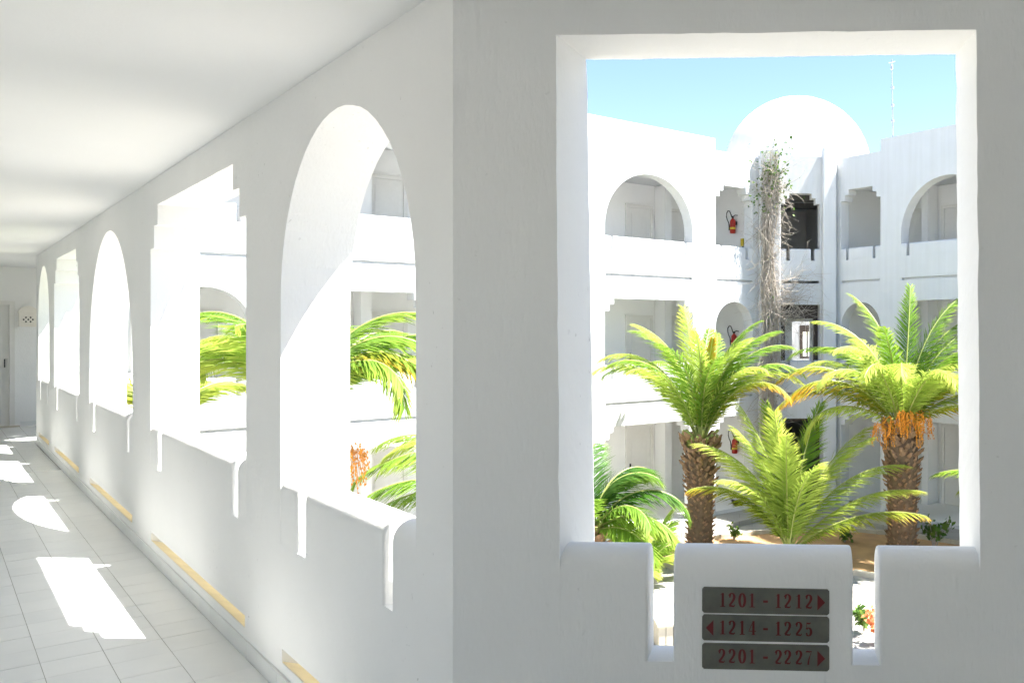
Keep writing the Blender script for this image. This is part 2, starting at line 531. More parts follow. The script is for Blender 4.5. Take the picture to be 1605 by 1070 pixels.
# ---- the wall with the open window and the signs
C0 = FC(0, 0, 0)
WV = Vector((math.sin(R(92.75)), math.cos(R(92.75)), 0))
WN = Vector((-WV.y, WV.x, 0))                     # out to the courtyard
FW = Frame(C0, WV, WN)
W0, W1, WZ, WTOP = 0.317, 1.553, 0.62, 2.472
def bulge(lp):          # hand-trowelled edges lean a little
    return [(x + 0.012 * (1.6 - y) / 1.6, y) for x, y in lp]
front = [(W0, WZ), (W1, WZ), (W1, WTOP), (W0, WTOP + 0.004)]
back = [(W0 + 0.052, WZ - DROP), (W1 + 0.004, WZ - DROP), (W1 + 0.004, WTOP + 0.022), (W0 + 0.030, WTOP + 0.022)]
def even(lp, counts):
    out = []
    for i, p in enumerate(lp):
        q = lp[(i + 1) % len(lp)]
        out += [(p[0] + (q[0] - p[0]) * j / counts[i], p[1] + (q[1] - p[1]) * j / counts[i]) for j in range(counts[i])]
    return out
hf = wobble(bulge(even(front, [27, 41, 27, 41])), 0.0028, 4.2)
hb = wobble(bulge(even(back, [27, 41, 27, 41])), 0.0035, 9.9)
bm = bmesh.new()
panel(bm, FW, [(0.0, -0.003), (1.868, -0.003), (1.868, CEIL), (0.0, CEIL)], [hf], 0, T, [hb])
winwall = tag(finish('window_wall', bm, 'near_stucco', bevel=0.007, keep=lambda p, q: min(p.z, q.z) > 0.952),
              'white stucco wall with a large unglazed window and slotted parapet beneath', 'wall')
profw = thin_profile(WZ, 0.952)
for p0, p1, en in ((W0 + 0.003, 0.585, (0, 1)), (0.662, 1.190, (1, 1)), (1.268, W1 + 0.012, (1, 0))):
    parapet(FW, p0, p1, profw, 'near_stucco', winwall, bevel=0.007, ends=en)
for p0, p1 in ((0.585, 0.662), (1.190, 1.268)):
    slot_sill(FW, p0 - 0.003, p1 + 0.003, WZ, 'near_stucco', winwall)

# gallery wall to the right of the window, turning away out of the picture
C1 = FW(1.868, 0, 0)
FR = Frame(C1, EV, DV)
bm = bmesh.new()
panel(bm, FR, [(0, -0.003), (6.5, -0.003), (6.5, CEIL), (0, CEIL)], [arch_loop(0.27, 1.73, 0.95, APEX), step_loop(2.3, 4.78, 0.95, APEX)], 0, T)
tag(finish('wall_right', bm, 'near_stucco'), kind='structure')

# ---- far corner of the corridor and the end wall with a door
FK = Frame(FC(13.33, 0, 0), P(2.55, 16.45) - P(1.17, 15.84), P(-0.4, 1))
LK = (P(2.55, 16.45) - P(1.17, 15.84)).length
bm = bmesh.new()
FK = Frame(FC(13.331, 0, 0), P(2.55, 16.45) - P(1.17, 15.84), Vector((0.908, -0.405, 0)))
panel(bm, FK, [(0, -0.003), (LK, -0.003), (LK, CEIL), (0, CEIL)], [step_loop(0.3, LK - 0.2, 0.93, APEX)], 0, 0.25)
tag(finish('corner_wall', bm, 'near_stucco'), kind='structure')
FE = Frame(P(-1.23, 18.8), EV, DV)
ew = empty('end_wall', P(0.5, 18.8, 0))
tag(ew, 'white wall with a panelled door closing the far end of the corridor', 'wall')
bm = bmesh.new(); panel(bm, FE, [(0, -0.003), (3.93, -0.003), (3.93, CEIL), (0, CEIL)], [[(1.40, 0.0), (2.335, 0.0), (2.335, 2.08), (1.40, 2.08)]], 0, 0.2)
finish('wall', bm, 'near_stucco', ew)
dr = None
bm = bmesh.new(); fbox(bm, FE, 1.47, 2.265, 0.06, 0.10, 0.012, 2.01)
dr = finish('door', bm, 'door_paint', ew)
for s0, s1, z0, z1 in ((1.57, 2.165, 0.2, 0.95), (1.57, 2.165, 1.10, 1.88)):
    bm = bmesh.new(); fbox(bm, FE, s0, s1, 0.050, 0.0595, z0, z1); finish('door_panel', bm, 'door_paint', dr, bevel=0.006)
bm = bmesh.new(); fbox(bm, FE, 2.20, 2.215, 0.02, 0.0595, 0.98, 1.12); finish('handle', bm, 'dark_metal', dr)
bm = bmesh.new(); panel(bm, FE, [(1.40, 0.0), (2.335, 0.0), (2.335, 2.08), (1.40, 2.08)], [[(1.468, 0.01), (2.267, 0.01), (2.267, 2.012), (1.468, 2.012)]], -0.012, 0.15)
finish('door_frame', bm, 'door_paint', ew)
bm = bmesh.new(); fbox(bm, FE, 1.36, 2.40, -0.06, -0.001, -0.002, 0.018); finish('threshold', bm, 'kerb_stone', ew)
for a_, b_ in ((0.02, 1.355), (2.41, 3.85)):
    bm = bmesh.new(); fbox(bm, FE, a_, b_, -0.010, -0.0005, 0.001, 0.08); finish('skirting_tile', bm, 'floor_tile', ew)

# ---- pierced clay wall lamp on the end wall
lz = 1.6 + (517 - 512) / 1385 * 14.6
FL = Frame(P(1.275, 18.8, lz), EV, -DV)
lamp = tag(empty('wall_lamp', P(1.275, 18.8, lz)), 'small pierced white clay wall lamp beside the corridor end door', 'lamp')
hl = [[(x - 0.016, z), (x, z - 0.018), (x + 0.016, z), (x, z + 0.018)] for x, z in ((-0.06, 0.12), (0.0, 0.12), (0.06, 0.12), (-0.03, 0.085), (0.03, 0.085), (-0.03, 0.155), (0.03, 0.155))]
bm = bmesh.new(); panel(bm, FL, [(-0.12, 0.0), (0.12, 0.0), (0.12, 0.23), (-0.12, 0.23)], hl, 0.10, 0.12)
finish('pierced_front', bm, 'lamp_clay', lamp)
bm = bmesh.new(); fbox(bm, FL, -0.0995, 0.0995, 0.06, 0.065, 0.016, 0.229); finish('hole_shade_plate', bm, 'dark_metal', lamp)  # dark sheet added behind the piercings to stand for the shade inside
bm = bmesh.new()
fbox(bm, FL, -0.12, -0.10, 0.001, 0.0995, 0.0, 0.23); finish('lamp_side', bm, 'lamp_clay', lamp)
bm = bmesh.new(); fbox(bm, FL, 0.10, 0.12, 0.001, 0.0995, 0.0, 0.23); finish('lamp_side', bm, 'lamp_clay', lamp)
bm = bmesh.new(); fbox(bm, FL, -0.0995, 0.0995, 0.001, 0.0995, 0.0, 0.015); finish('lamp_base', bm, 'lamp_clay', lamp)
bm = bmesh.new()
cap = [(0.13 * math.cos(math.pi * i / 14), 0.231 + 0.115 * math.sin(math.pi * i / 14)) for i in range(15)]
panel(bm, FL, cap, [], 0.001, 0.122); finish('lamp_cap', bm, 'lamp_clay', lamp)

# ================================================================== ROOM NUMBER SIGNS
def stroke(pts, thick, thin, widths=None):
    """ribbon quads along a centreline: wide where it runs upright, thin where it runs flat"""
    out = []
    L = []
    for i, p in enumerate(pts):
        a = pts[max(i - 1, 0)]; b_ = pts[min(i + 1, len(pts) - 1)]
        dx, dy = b_[0] - a[0], b_[1] - a[1]
        ln = math.hypot(dx, dy) or 1
        w = widths[i] if widths else thin + (thick - thin) * (abs(dy) / ln) ** 2
        L.append(((p[0] - dy / ln * w / 2, p[1] + dx / ln * w / 2), (p[0] + dy / ln * w / 2, p[1] - dx / ln * w / 2)))
    for a, b_ in zip(L, L[1:]):
        out.append([a[0], a[1], b_[1], b_[0]])
    return out
def arc(cx, cy, rx, ry, a0, a1, n_=18):
    return [(cx + rx * math.cos(R(a0 + (a1 - a0) * i / n_)), cy + ry * math.sin(R(a0 + (a1 - a0) * i / n_))) for i in range(n_ + 1)]
def rect(x0, y0, x1, y1): return [[(x0, y0), (x1, y0), (x1, y1), (x0, y1)]]
def disc(cx, cy, r): return [arc(cx, cy, r, r, 0, 342, 14)]
TK, TN = 0.195, 0.075
GLYPH = {
 '0': [stroke(arc(0.28, 0.5, 0.205, 0.48, 0, 360, 36), TK, TN)],
 '1': [rect(0.195, 0.02, 0.37, 1.0), rect(0.09, 0.0, 0.48, 0.055), stroke([(0.09, 0.86), (0.17, 0.885), (0.24, 0.95)], 0.05, 0.04)],
 '2': [stroke(arc(0.27, 0.73, 0.185, 0.25, 165, -10, 18) + [(0.43, 0.60), (0.36, 0.45), (0.22, 0.27), (0.09, 0.10)], TK, TN), disc(0.115, 0.735, 0.062),
       stroke([(0.07, 0.06), (0.18, 0.085), (0.30, 0.06), (0.42, 0.055), (0.485, 0.10), (0.50, 0.20)], 0.03, 0.12, [0.10, 0.13, 0.12, 0.11, 0.06, 0.02])],
 '4': [rect(0.30, 0.02, 0.47, 1.0), rect(0.22, 0.0, 0.56, 0.035), stroke([(0.36, 0.985), (0.03, 0.29)], 0.045, 0.04, [0.04, 0.04]), rect(0.02, 0.25, 0.58, 0.305)],
 '5': [stroke([(0.115, 0.97), (0.105, 0.52)], 0.035, 0.035, [0.035, 0.035]), stroke([(0.10, 0.93), (0.24, 0.905), (0.36, 0.92), (0.44, 0.985)], 0.1, 0.1, [0.10, 0.12, 0.09, 0.02]),
       stroke(arc(0.255, 0.31, 0.20, 0.285, 140, -135, 24), TK, TN), disc(0.115, 0.17, 0.062)],
 '7': [stroke([(0.06, 0.82), (0.075, 0.93), (0.20, 0.945), (0.34, 0.925), (0.50, 0.97)], 0.1, 0.1, [0.02, 0.08, 0.12, 0.11, 0.03]),
       stroke([(0.485, 0.955), (0.38, 0.66), (0.28, 0.36), (0.235, 0.0)], 0.1, 0.1, [0.03, 0.05, 0.10, 0.135])],
 '-': [rect(0.10, 0.36, 0.46, 0.52)],
}
def char_mesh(ch):
    bm = bmesh.new()
    lay = 0
    for st in GLYPH[ch]:
        for poly in st:
            vs = [bm.verts.new((x, y, 0.0008 + lay * 0.004)) for x, y in poly]
            bm.faces.new(vs)
        lay += 1
    bmesh.ops.remove_doubles(bm, verts=bm.verts, dist=1e-4)
    bmesh.ops.recalc_face_normals(bm, faces=bm.faces)
    for f in bm.faces:
        if f.normal.z < 0: f.normal_flip()
    r = bmesh.ops.extrude_face_region(bm, geom=bm.faces[:])
    me = bpy.data.meshes.new('digit'); bm.to_mesh(me); bm.free()
    me.materials.append(MATS['sign_red'])
    return me
CH = {c: char_mesh(c) for c in GLYPH}
bm = bmesh.new()
for z in (0.001,):
    vs = [bm.verts.new(p) for p in ((0, 0, z), (1, 0.5, z), (0, 1, z))]
    bm.faces.new(vs)
me_arrow = bpy.data.meshes.new('arrow'); bm.to_mesh(me_arrow); bm.free(); me_arrow.materials.append(MATS['sign_red'])
def at_wall(px, py, v=0.0):
    """point of the signed wall's inner face for a place in the photograph"""
    r = Vector(((px - 1140) / 1385, 1, 0))
    k_ = (C0 + WN * v).dot(WN) / r.dot(WN)
    return r * k_ + ZV * (EYE + (517 - py) / 1385 * k_)
def sign(txt, arrow, py, label):
    bl = at_wall(1100.5, py, 0.005)
    br_ = at_wall(1299.5, py + 4.2, 0.005)
    W_ = (br_ - bl).length; H_ = 0.0765
    X = (br_ - bl).normalized(); N = -WN; Yv = N.cross(X).normalized() * 1
    if Yv.z < 0: Yv = -Yv
    X = Yv.cross(N).normalized() if Yv.cross(N).dot(X) > 0 else -Yv.cross(N).normalized()
    o = empty('room_sign', bl)
    M_ = Matrix((X, Yv, X.cross(Yv))).transposed()
    o.rotation_euler = M_.to_euler()
    tag(o, label, 'sign')
    b2 = bmesh.new()
    c = 0.006
    loop = [(c, 0), (W_ - c, 0), (W_, c), (W_, H_ - c), (W_ - c, H_), (c, H_), (0, H_ - c), (0, c)]
    lo = [b2.verts.new((x, y, 0.0005)) for x, y in loop]; hi = [b2.verts.new((x, y, 0.008)) for x, y in loop]
    b2.faces.new(hi); b2.faces.new(lo[::-1])
    for i in range(8): b2.faces.new((lo[i], lo[(i + 1) % 8], hi[(i + 1) % 8], hi[i]))
    bmesh.ops.recalc_face_normals(b2, faces=b2.faces)
    me = bpy.data.meshes.new('plate'); b2.to_mesh(me); b2.free(); me.materials.append(MATS['sign_slate'])
    pl = link('plate', me, o)
    md = pl.modifiers.new('soft_edges', 'BEVEL'); md.width = 0.0015; md.segments = 2
    k_ = W_ / 199.0
    h_ = 0.0405
    xs = [28, 42.5, 58.5, 74, 95, 115, 129.5, 147, 162.5]
    if txt.startswith('2'): xs[0] = 26.5
    for x, ch in zip(xs, txt):
        t = link('dash' if ch == '-' else 'digit', CH[ch], o)
        t.location = (x * k_ - 0.002, 0.0195, 0.0081); t.scale = (h_ * 0.94, h_, 0.05)
    t = link('arrow', me_arrow, o)
    if arrow > 0: t.location = (180.5 * k_, 0.0150, 0.0082); t.scale = (0.0225, 0.046, 1)
    else:
        t.location = (18.0 * k_, 0.0610, 0.0082); t.rotation_euler = (0, 0, math.pi); t.scale = (0.0225, 0.046, 1)
    return o
sign('1201-1212', 1, 958.5, 'topmost grey sign reading 1201 - 1212 with arrow pointing right')
sign('1214-1225', -1, 1001.5, 'middle grey sign reading 1214 - 1225 with arrow pointing left')
sign('2201-2227', 1, 1046.0, 'lowest grey sign reading 2201 - 2227 with arrow pointing right')

# ================================================================== THE COURTYARD
GZ = -3.10
bm = bmesh.new(); slab(bm, [Vector((-400, -400, 0)), Vector((400, -400, 0)), Vector((400, 800, 0)), Vector((-400, 800, 0))], GZ - 0.3, GZ)
tag(finish('ground', bm, 'paving'), kind='structure')
# planted sand bed
bed = [(-1.95, 18.2), (-1.7, 18.95), (-0.6, 19.7), (0.6, 20.35), (1.9, 20.7), (3.1, 20.6), (4.3, 20.0), (5.3, 19.2), (6.3, 17.9), (6.0, 16.9), (4.6, 16.3), (3.2, 16.35), (2.4, 16.95), (0.9, 17.1), (-1.0, 17.25)]
bm = bmesh.new()
cx, cyy = 2.0, 18.4
rings = []
for k in range(7):
    f = 1 - k / 6.5
    rg = []
    for i, (x, y) in enumerate(bed):
        x2, y2 = bed[(i + 1) % len(bed)]
        for j in range(3):
            xx, yy = x + (x2 - x) * j / 3, y + (y2 - y) * j / 3
            px_, py_ = cx + (xx - cx) * f, cyy + (yy - cyy) * f
            zz = GZ + 0.006 + (0.10 * (1 - f) ** 0.6 + 0.035 * noise.noise((px_ * 1.3, py_ * 1.3, 0)) if k else 0)
            rg.append(bm.verts.new((px_, py_, max(zz, GZ + 0.006))))
    rings.append(rg)
for a, b_ in zip(rings, rings[1:]):
    for i in range(len(a)):
        j = (i + 1) % len(a)
        bm.faces.new((a[i], a[j], b_[j], b_[i]))
bm.faces.new(rings[-1])
tag(finish('sand_bed', bm, 'sand', smooth=True), kind='structure')
kerb = tag(empty('bed_kerb', Vector((2.0, 18.4, GZ))), 'low stone kerb edging the sandy palm bed', 'kerb')
for i in range(len(bed)):
    a = Vector((*bed[i], GZ)); b_ = Vector((*bed[(i + 1) % len(bed)], GZ))
    L = (b_ - a).length; n_ = max(1, round(L / 0.45))
    s_ = (b_ - a).normalized(); v_ = Vector((s_.y, -s_.x, 0))
    Fk = Frame(a, s_, v_)
    for j in range(n_):
        bm = bmesh.new(); fbox(bm, Fk, L * j / n_ + 0.006, L * (j + 1) / n_ - 0.006, 0.0, 0.11, 0.001, 0.10 + random.uniform(-0.008, 0.008))
        finish('kerb_stone', bm, 'kerb_stone', kerb)

# ------------------------------------------------------------------ the white wings across the courtyard
FLOORS = (-3.0, -0.12, 2.78)
def wing(F, name, label, cat, bays, length, low, doors, piers, depth=2.4, top_hi=6.34, top_lo=6.05, z_low=GZ):
    """F: s from the far corner outwards, v back into the building. bays[floor] = list of (kind, s0, s1)"""
    base = F(length / 2, 0, z_low)
    root = tag(empty(name, base), label, cat)
    TW = 0.32
    holes = []
    for fl, bl in zip(FLOORS, bays):
        for kind, s0, s1 in bl:
            if fl < -1:
                zb = fl + 0.02
            else:
                zb = fl + 0.62
            top = fl + 2.43
            holes.append(arch_loop(s0, s1, zb, top, 22) if kind == 'arch' else step_loop(s0, s1, zb, top))
            if fl > -1:
                holes.append([(s0 + 0.02, fl + 0.034), (s1 - 0.02, fl + 0.034), (s1 - 0.02, fl + 0.092), (s0 + 0.02, fl + 0.092)])
    out = [(0, z_low - 0.05), (length, z_low - 0.05), (length, top_hi), (low, top_hi), (low, top_lo), (0, top_lo)]
    b2 = bmesh.new(); panel(b2, F, out, holes, 0, TW)
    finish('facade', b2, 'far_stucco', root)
    pp = [(v, z) for v, z in parapet_profile(TW, 0.0, 0.93 - 0.62, 0.90 - 0.62, 0.05, 0.004)]
    for fl, bl in zip(FLOORS[1:], bays[1:]):
        prof_ = [(v, z + fl + 0.621) for v, z in pp]
        for kind, s0, s1 in bl:
            b2 = bmesh.new(); fbox(b2, F, s0 + 0.021, s1 - 0.021, 0.085, 0.30, fl + 0.035, fl + 0.091); finish('drain_recess', b2, 'far_stucco', root)
            for p0, p1 in ((s0 + 0.001, s0 + 0.16), (s0 + 0.25, s1 - 0.25), (s1 - 0.16, s1 - 0.001)):
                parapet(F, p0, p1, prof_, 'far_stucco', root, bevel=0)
    for fl in FLOORS:
        b2 = bmesh.new(); fbox(b2, F, -0.249, length, TW + 0.001, depth, fl - 0.16, fl); finish('gallery_floor', b2, 'gallery_paint', root)
    b2 = bmesh.new(); fbox(b2, F, -0.449, length, TW + 0.001, depth + 3.0, FLOORS[2] + 2.66, FLOORS[2] + 2.88); finish('roof', b2, 'far_stucco', root)
    b2 = bmesh.new(); fbox(b2, F, -1.2, length, depth + 0.001, depth + 0.25, z_low - 0.02, FLOORS[2] + 2.655); finish('back_wall', b2, 'gallery_paint', root)
    for fl in FLOORS:
        for s0, s1 in doors:
            b2 = bmesh.new(); fbox(b2, F, s0, s1, depth - 0.030, depth - 0.001, fl + 0.01, fl + 2.02)
            d_ = finish('door', b2, 'door_paint', root)
            for z0, z1 in ((0.18, 0.92), (1.06, 1.88)):
                b2 = bmesh.new(); fbox(b2, F, s0 + 0.10, s1 - 0.10, depth - 0.042, depth - 0.0305, fl + z0, fl + z1); finish('door_panel', b2, 'door_paint', d_)
            b2 = bmesh.new(); fbox(b2, F, s1 - 0.055, s1 - 0.035, depth - 0.075, depth - 0.0305, fl + 0.86, fl + 1.12); finish('handle', b2, 'dark_metal', d_)
            b2 = bmesh.new(); panel(b2, F, [(s0 - 0.09, fl + 0.003), (s1 + 0.09, fl + 0.003), (s1 + 0.09, fl + 2.11), (s0 - 0.09, fl + 2.11)],
                                    [[(s0 - 0.004, fl + 0.006), (s1 + 0.004, fl + 0.006), (s1 + 0.004, fl + 2.024), (s0 - 0.004, fl + 2.024)]], depth - 0.055, depth - 0.001)
            finish('door_frame', b2, 'door_paint', root)
        for s0, s1 in piers:
            b2 = bmesh.new(); fbox(b2, F, s0, s1, depth - 0.45, depth - 0.001, fl + 0.002, fl + 2.65); finish('pier', b2, 'gallery_paint', root)
    b2 = bmesh.new(); fbox(b2, F, -0.45, -0.25, TW + 0.002, depth - 0.001, z_low, FLOORS[2] + 2.655); finish('end_wall', b2, 'gallery_paint', root)
    # gallery plinth step
    b2 = bmesh.new(); fbox(b2, F, 0.0, length, -0.9, -0.001, z_low + 0.001, FLOORS[0] + 0.02); finish('plinth', b2, 'paving', root)
    return root
# left wing: sunlit
QL = 15.97
FLW = Frame(P(QL, 16.4), -EV, DV)
n1, w2, w3, w4, n5 = (0.19, 1.46), (2.20, 4.76), (5.50, 7.95), (8.85, 11.25), (11.88, 13.28)
A_ = lambda k, s: (k,) + s
left_bays = ([A_('step', n1), A_('step', w2), A_('step', w3), A_('step', w4), A_('step', n5)],
             [A_('arch', n1), A_('step', w2), A_('arch', w3), A_('step', w4), A_('arch', n5)],
             [A_('step', n1), A_('arch', w2), A_('step', w3), A_('arch', w4), A_('step', n5)])
wing(FLW, 'gallery_wing', 'sunlit white three storey arcaded wing left of the dry vine', 'building', left_bays, 14.1, 1.48,
     [(0.51, 1.12), (1.70, 2.40), (4.6, 5.3), (5.75, 6.45), (8.35, 9.05), (9.5, 10.2), (11.9, 12.6)], [(1.30, 1.52), (5.42, 5.64), (9.17, 9.39)])
# right wing: in its own shade
DR = 15.19
FRW = Frame(P(17.6, DR), -DV, EV)
right_bays = ([A_('step', (0.2, 1.48)), A_('step', (2.1, 4.7)), A_('step', (5.4, 7.8)), A_('step', (8.6, 11.0))],
              [A_('arch', (0.2, 1.48)), A_('step', (2.1, 4.7)), A_('arch', (5.4, 7.8)), A_('step', (8.6, 11.0))],
              [A_('step', (0.2, 1.48)), A_('arch', (2.1, 4.7)), A_('step', (5.4, 7.8)), A_('arch', (8.6, 11.0))])
wing(FRW, 'gallery_wing', 'shaded bluish white three storey arcaded wing at right edge of the window view', 'building', right_bays, 11.9, 1.48,
     [(0.55, 1.2), (1.75, 2.45), (4.6, 5.3), (6.0, 6.7)], [(1.32, 1.52), (5.45, 5.65)])

# ------------------------------------------------------------------ the canted corner between the wings
KA = P(QL, 16.4); KB = P(17.6, DR)
KV = (KB - KA).normalized(); KN = Vector((-KV.y, KV.x, 0))
FKB = Frame(KA, KV, KN); LB = (KB - KA).length
corner = tag(empty('corner_building', FKB(LB / 2, 0, GZ)), 'narrow canted white corner with dark openings between the two wings', 'building')
o0, o1 = 0.60, LB - 0.40
holes = [step_loop(o0, o1, 2.78 + 0.62, 5.15, 0.11, 0.13, 0.27),
         [(o0, -0.12 + 0.62), (o1, -0.12 + 0.62), (o1, 2.26), (o0, 2.26)],
         [(o0 + 0.05, -2.98), (o1 + 0.05, -2.98), (o1 + 0.05, -0.70), (o0 + 0.05, -0.70)]]
for fl in FLOORS[1:]:
    holes.append([(o0 + 0.02, fl + 0.028), (o1 - 0.02, fl + 0.028), (o1 - 0.02, fl + 0.098), (o0 + 0.02, fl + 0.098)])
bm = bmesh.new(); panel(bm, FKB, [(0.002, GZ - 0.05), (LB - 0.002, GZ - 0.05), (LB - 0.002, 6.12), (0.002, 6.12)], holes, 0, 0.3)
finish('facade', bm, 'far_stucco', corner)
pp = parapet_profile(0.3, 0.0, 0.31, 0.28, 0.05, 0.004)
for fl in FLOORS[1:]:
    for p0, p1 in ((o0 + 0.001, o0 + 0.14), (o0 + 0.24, o1 - 0.24), (o1 - 0.14, o1 - 0.001)):
        parapet(FKB, p0, p1, [(v, z + fl + 0.621) for v, z in pp], 'far_stucco', corner, bevel=0)
for s0, s1, zt in ((0.02, 0.56, 6.26), (LB - 0.36, LB - 0.01, 6.33)):
    bm = bmesh.new(); fbox(bm, FKB, s0, s1, -0.22, -0.001, GZ - 0.05, zt); finish('pilaster', bm, 'far_stucco', corner, bevel=0.03)
    bm = bmesh.new(); fbox(bm, FKB, s0, s1, 0.301, 0.5, 6.0, zt); finish('pilaster', bm, 'far_stucco', corner)
# rooms behind it
for fl in FLOORS:
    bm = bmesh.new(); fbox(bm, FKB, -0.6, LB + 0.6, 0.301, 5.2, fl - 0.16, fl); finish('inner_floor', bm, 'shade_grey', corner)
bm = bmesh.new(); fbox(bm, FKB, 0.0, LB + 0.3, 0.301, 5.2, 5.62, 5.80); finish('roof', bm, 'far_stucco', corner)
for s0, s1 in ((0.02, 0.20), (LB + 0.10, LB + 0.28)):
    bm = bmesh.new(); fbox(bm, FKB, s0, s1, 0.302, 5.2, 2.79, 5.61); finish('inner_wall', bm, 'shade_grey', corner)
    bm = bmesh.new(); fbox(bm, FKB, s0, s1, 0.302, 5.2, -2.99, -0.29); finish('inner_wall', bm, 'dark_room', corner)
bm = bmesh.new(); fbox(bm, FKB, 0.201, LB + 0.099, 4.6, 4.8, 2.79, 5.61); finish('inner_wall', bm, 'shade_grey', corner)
for v in (1.3, 2.8):
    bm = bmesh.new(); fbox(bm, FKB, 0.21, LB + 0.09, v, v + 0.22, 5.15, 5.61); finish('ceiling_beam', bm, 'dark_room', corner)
bm = bmesh.new(); fbox(bm, FKB, 0.21, LB + 0.09, 3.4, 3.45, 3.6, 3.68); finish('handrail', bm, 'dark_panel', corner)
# middle storey: dark timber surround, plain inner frame, window beyond
bm = bmesh.new(); panel(bm, FKB, [(o0 - 0.02, 0.3), (o1 + 0.02, 0.3), (o1 + 0.02, 2.30), (o0 - 0.02, 2.30)], [[(0.76, 0.36), (o1 - 0.11, 0.36), (o1 - 0.11, 1.90), (0.76, 1.90)]], 0.32, 0.42)
finish('timber_surround', bm, 'dark_panel', corner)
bm = bmesh.new(); panel(bm, FKB, [(0.0, -0.11), (LB + 0.3, -0.11), (LB + 0.3, 2.6), (0.0, 2.6)], [[(1.10, 0.0), (1.60, 0.0), (1.60, 1.83), (1.10, 1.83)]], 1.2, 1.35)
finish('inner_frame', bm, 'gallery_paint', corner)
wx0, wx1, wz0, wz1 = 2.28, 2.72, 0.65, 1.76
bm = bmesh.new(); panel(bm, FKB, [(0.9, -3.2), (4.2, -3.2), (4.2, 2.6), (0.9, 2.6)], [[(wx0, wz0), (wx1, wz0), (wx1, wz1), (wx0, wz1)]], 6.5, 6.65)
finish('rear_wall', bm, 'far_stucco', corner)
bm = bmesh.new(); panel(bm, FKB, [(wx0, wz0), (wx1, wz0), (wx1, wz1), (wx0, wz1)], [[(wx0 + 0.10, wz0 + 0.07), (wx1 - 0.06, wz0 + 0.07), (wx1 - 0.06, wz1 - 0.22), (wx0 + 0.10, wz1 - 0.22)]], 6.46, 6.60)
win = finish('window', bm, 'dark_panel', corner)
xm = (wx0 + wx1) / 2 + 0.03
bm = bmesh.new(); fbox(bm, FKB, xm - 0.015, xm + 0.025, 6.48, 6.56, wz0 + 0.071, wz1 - 0.221); finish('glazing_bar', bm, 'dark_panel', win)
bm = bmesh.new(); fbox(bm, FKB, wx0 + 0.101, wx1 - 0.061, 6.565, 6.569, wz0 + 0.071, wz1 - 0.221); finish('pane', bm, 'glass', win)
# ground storey: dark doorway
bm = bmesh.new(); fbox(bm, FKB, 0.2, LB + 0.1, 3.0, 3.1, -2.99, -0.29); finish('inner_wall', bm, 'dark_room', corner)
bm = bmesh.new(); panel(bm, FKB, [(o0 + 0.02, -2.97), (o1 + 0.08, -2.97), (o1 + 0.08, -0.66), (o0 + 0.02, -0.66)], [[(o0 + 0.14, -2.9), (o1 - 0.04, -2.9), (o1 - 0.04, -0.8), (o0 + 0.14, -0.8)]], 0.305, 0.38)
finish('door_frame', bm, 'dark_panel', corner)

# ------------------------------------------------------------------ dome and mast on the roofs
dome_c = Vector(((1249 - 1140) / 1385 * 27.2, 27.2, 6.2))
dm = tag(empty('roof_dome', dome_c), 'smooth white dome rising behind the canted corner roof', 'dome')
Rd = 115 / 1385 * 27.2
zc = 1.6 + (517 - 269) / 1385 * 27.2 - 6.2
bm = bmesh.new()
lathe(bm, dome_c, [(Rd * math.cos(R(a)), zc + Rd * math.sin(R(a))) for a in [-12] + list(range(0, 87, 6))] + [(0.03, zc + Rd)], 56)
finish('shell', bm, 'far_stucco', dm, smooth=True)
bm = bmesh.new(); lathe(bm, dome_c, [(Rd * 1.02, -0.9), (Rd * 1.02, zc - 0.35), (Rd * 0.99, zc - 0.3)], 8); finish('drum', bm, 'far_stucco', dm)
mp_ = Vector((4.197, 22.44, 0)); mz = 5.66
sc_ = mp_.y / 1385
mast = tag(empty('antenna_mast', Vector((mp_.x, mp_.y, mz))), 'thin metal antenna mast standing on the right wing roof', 'antenna')
mx_ = (1399 - 1140) / 1385 * mp_.y
ztop = 1.6 + (517 - 93) * sc_
bm = bmesh.new(); tube(bm, [(mx_, mp_.y, mz), (mx_, mp_.y, 7.0), (mx_ - 0.02, mp_.y, ztop)], [0.019, 0.017, 0.011], 8); finish('pole', bm, 'mast_metal', mast)
bm = bmesh.new(); tube(bm, [(mx_ - 0.10, mp_.y, ztop - 0.10), (mx_ + 0.07, mp_.y, ztop - 0.06)], 0.014, 6); finish('cross_arm', bm, 'mast_metal', mast)
bm = bmesh.new(); lathe(bm, (mx_ - 0.02, mp_.y, ztop - 0.28), [(0.015, 0), (0.035, 0.03), (0.035, 0.12), (0.015, 0.15)], 10); finish('beacon', bm, 'mast_metal', mast)
for zz in (6.9, 7.3, 7.75):
    bm = bmesh.new(); lathe(bm, (mx_, mp_.y, zz), [(0.024, -0.03), (0.042, -0.025), (0.042, 0.025), (0.024, 0.03)], 8); finish('clamp', bm, 'mast_metal', mast)

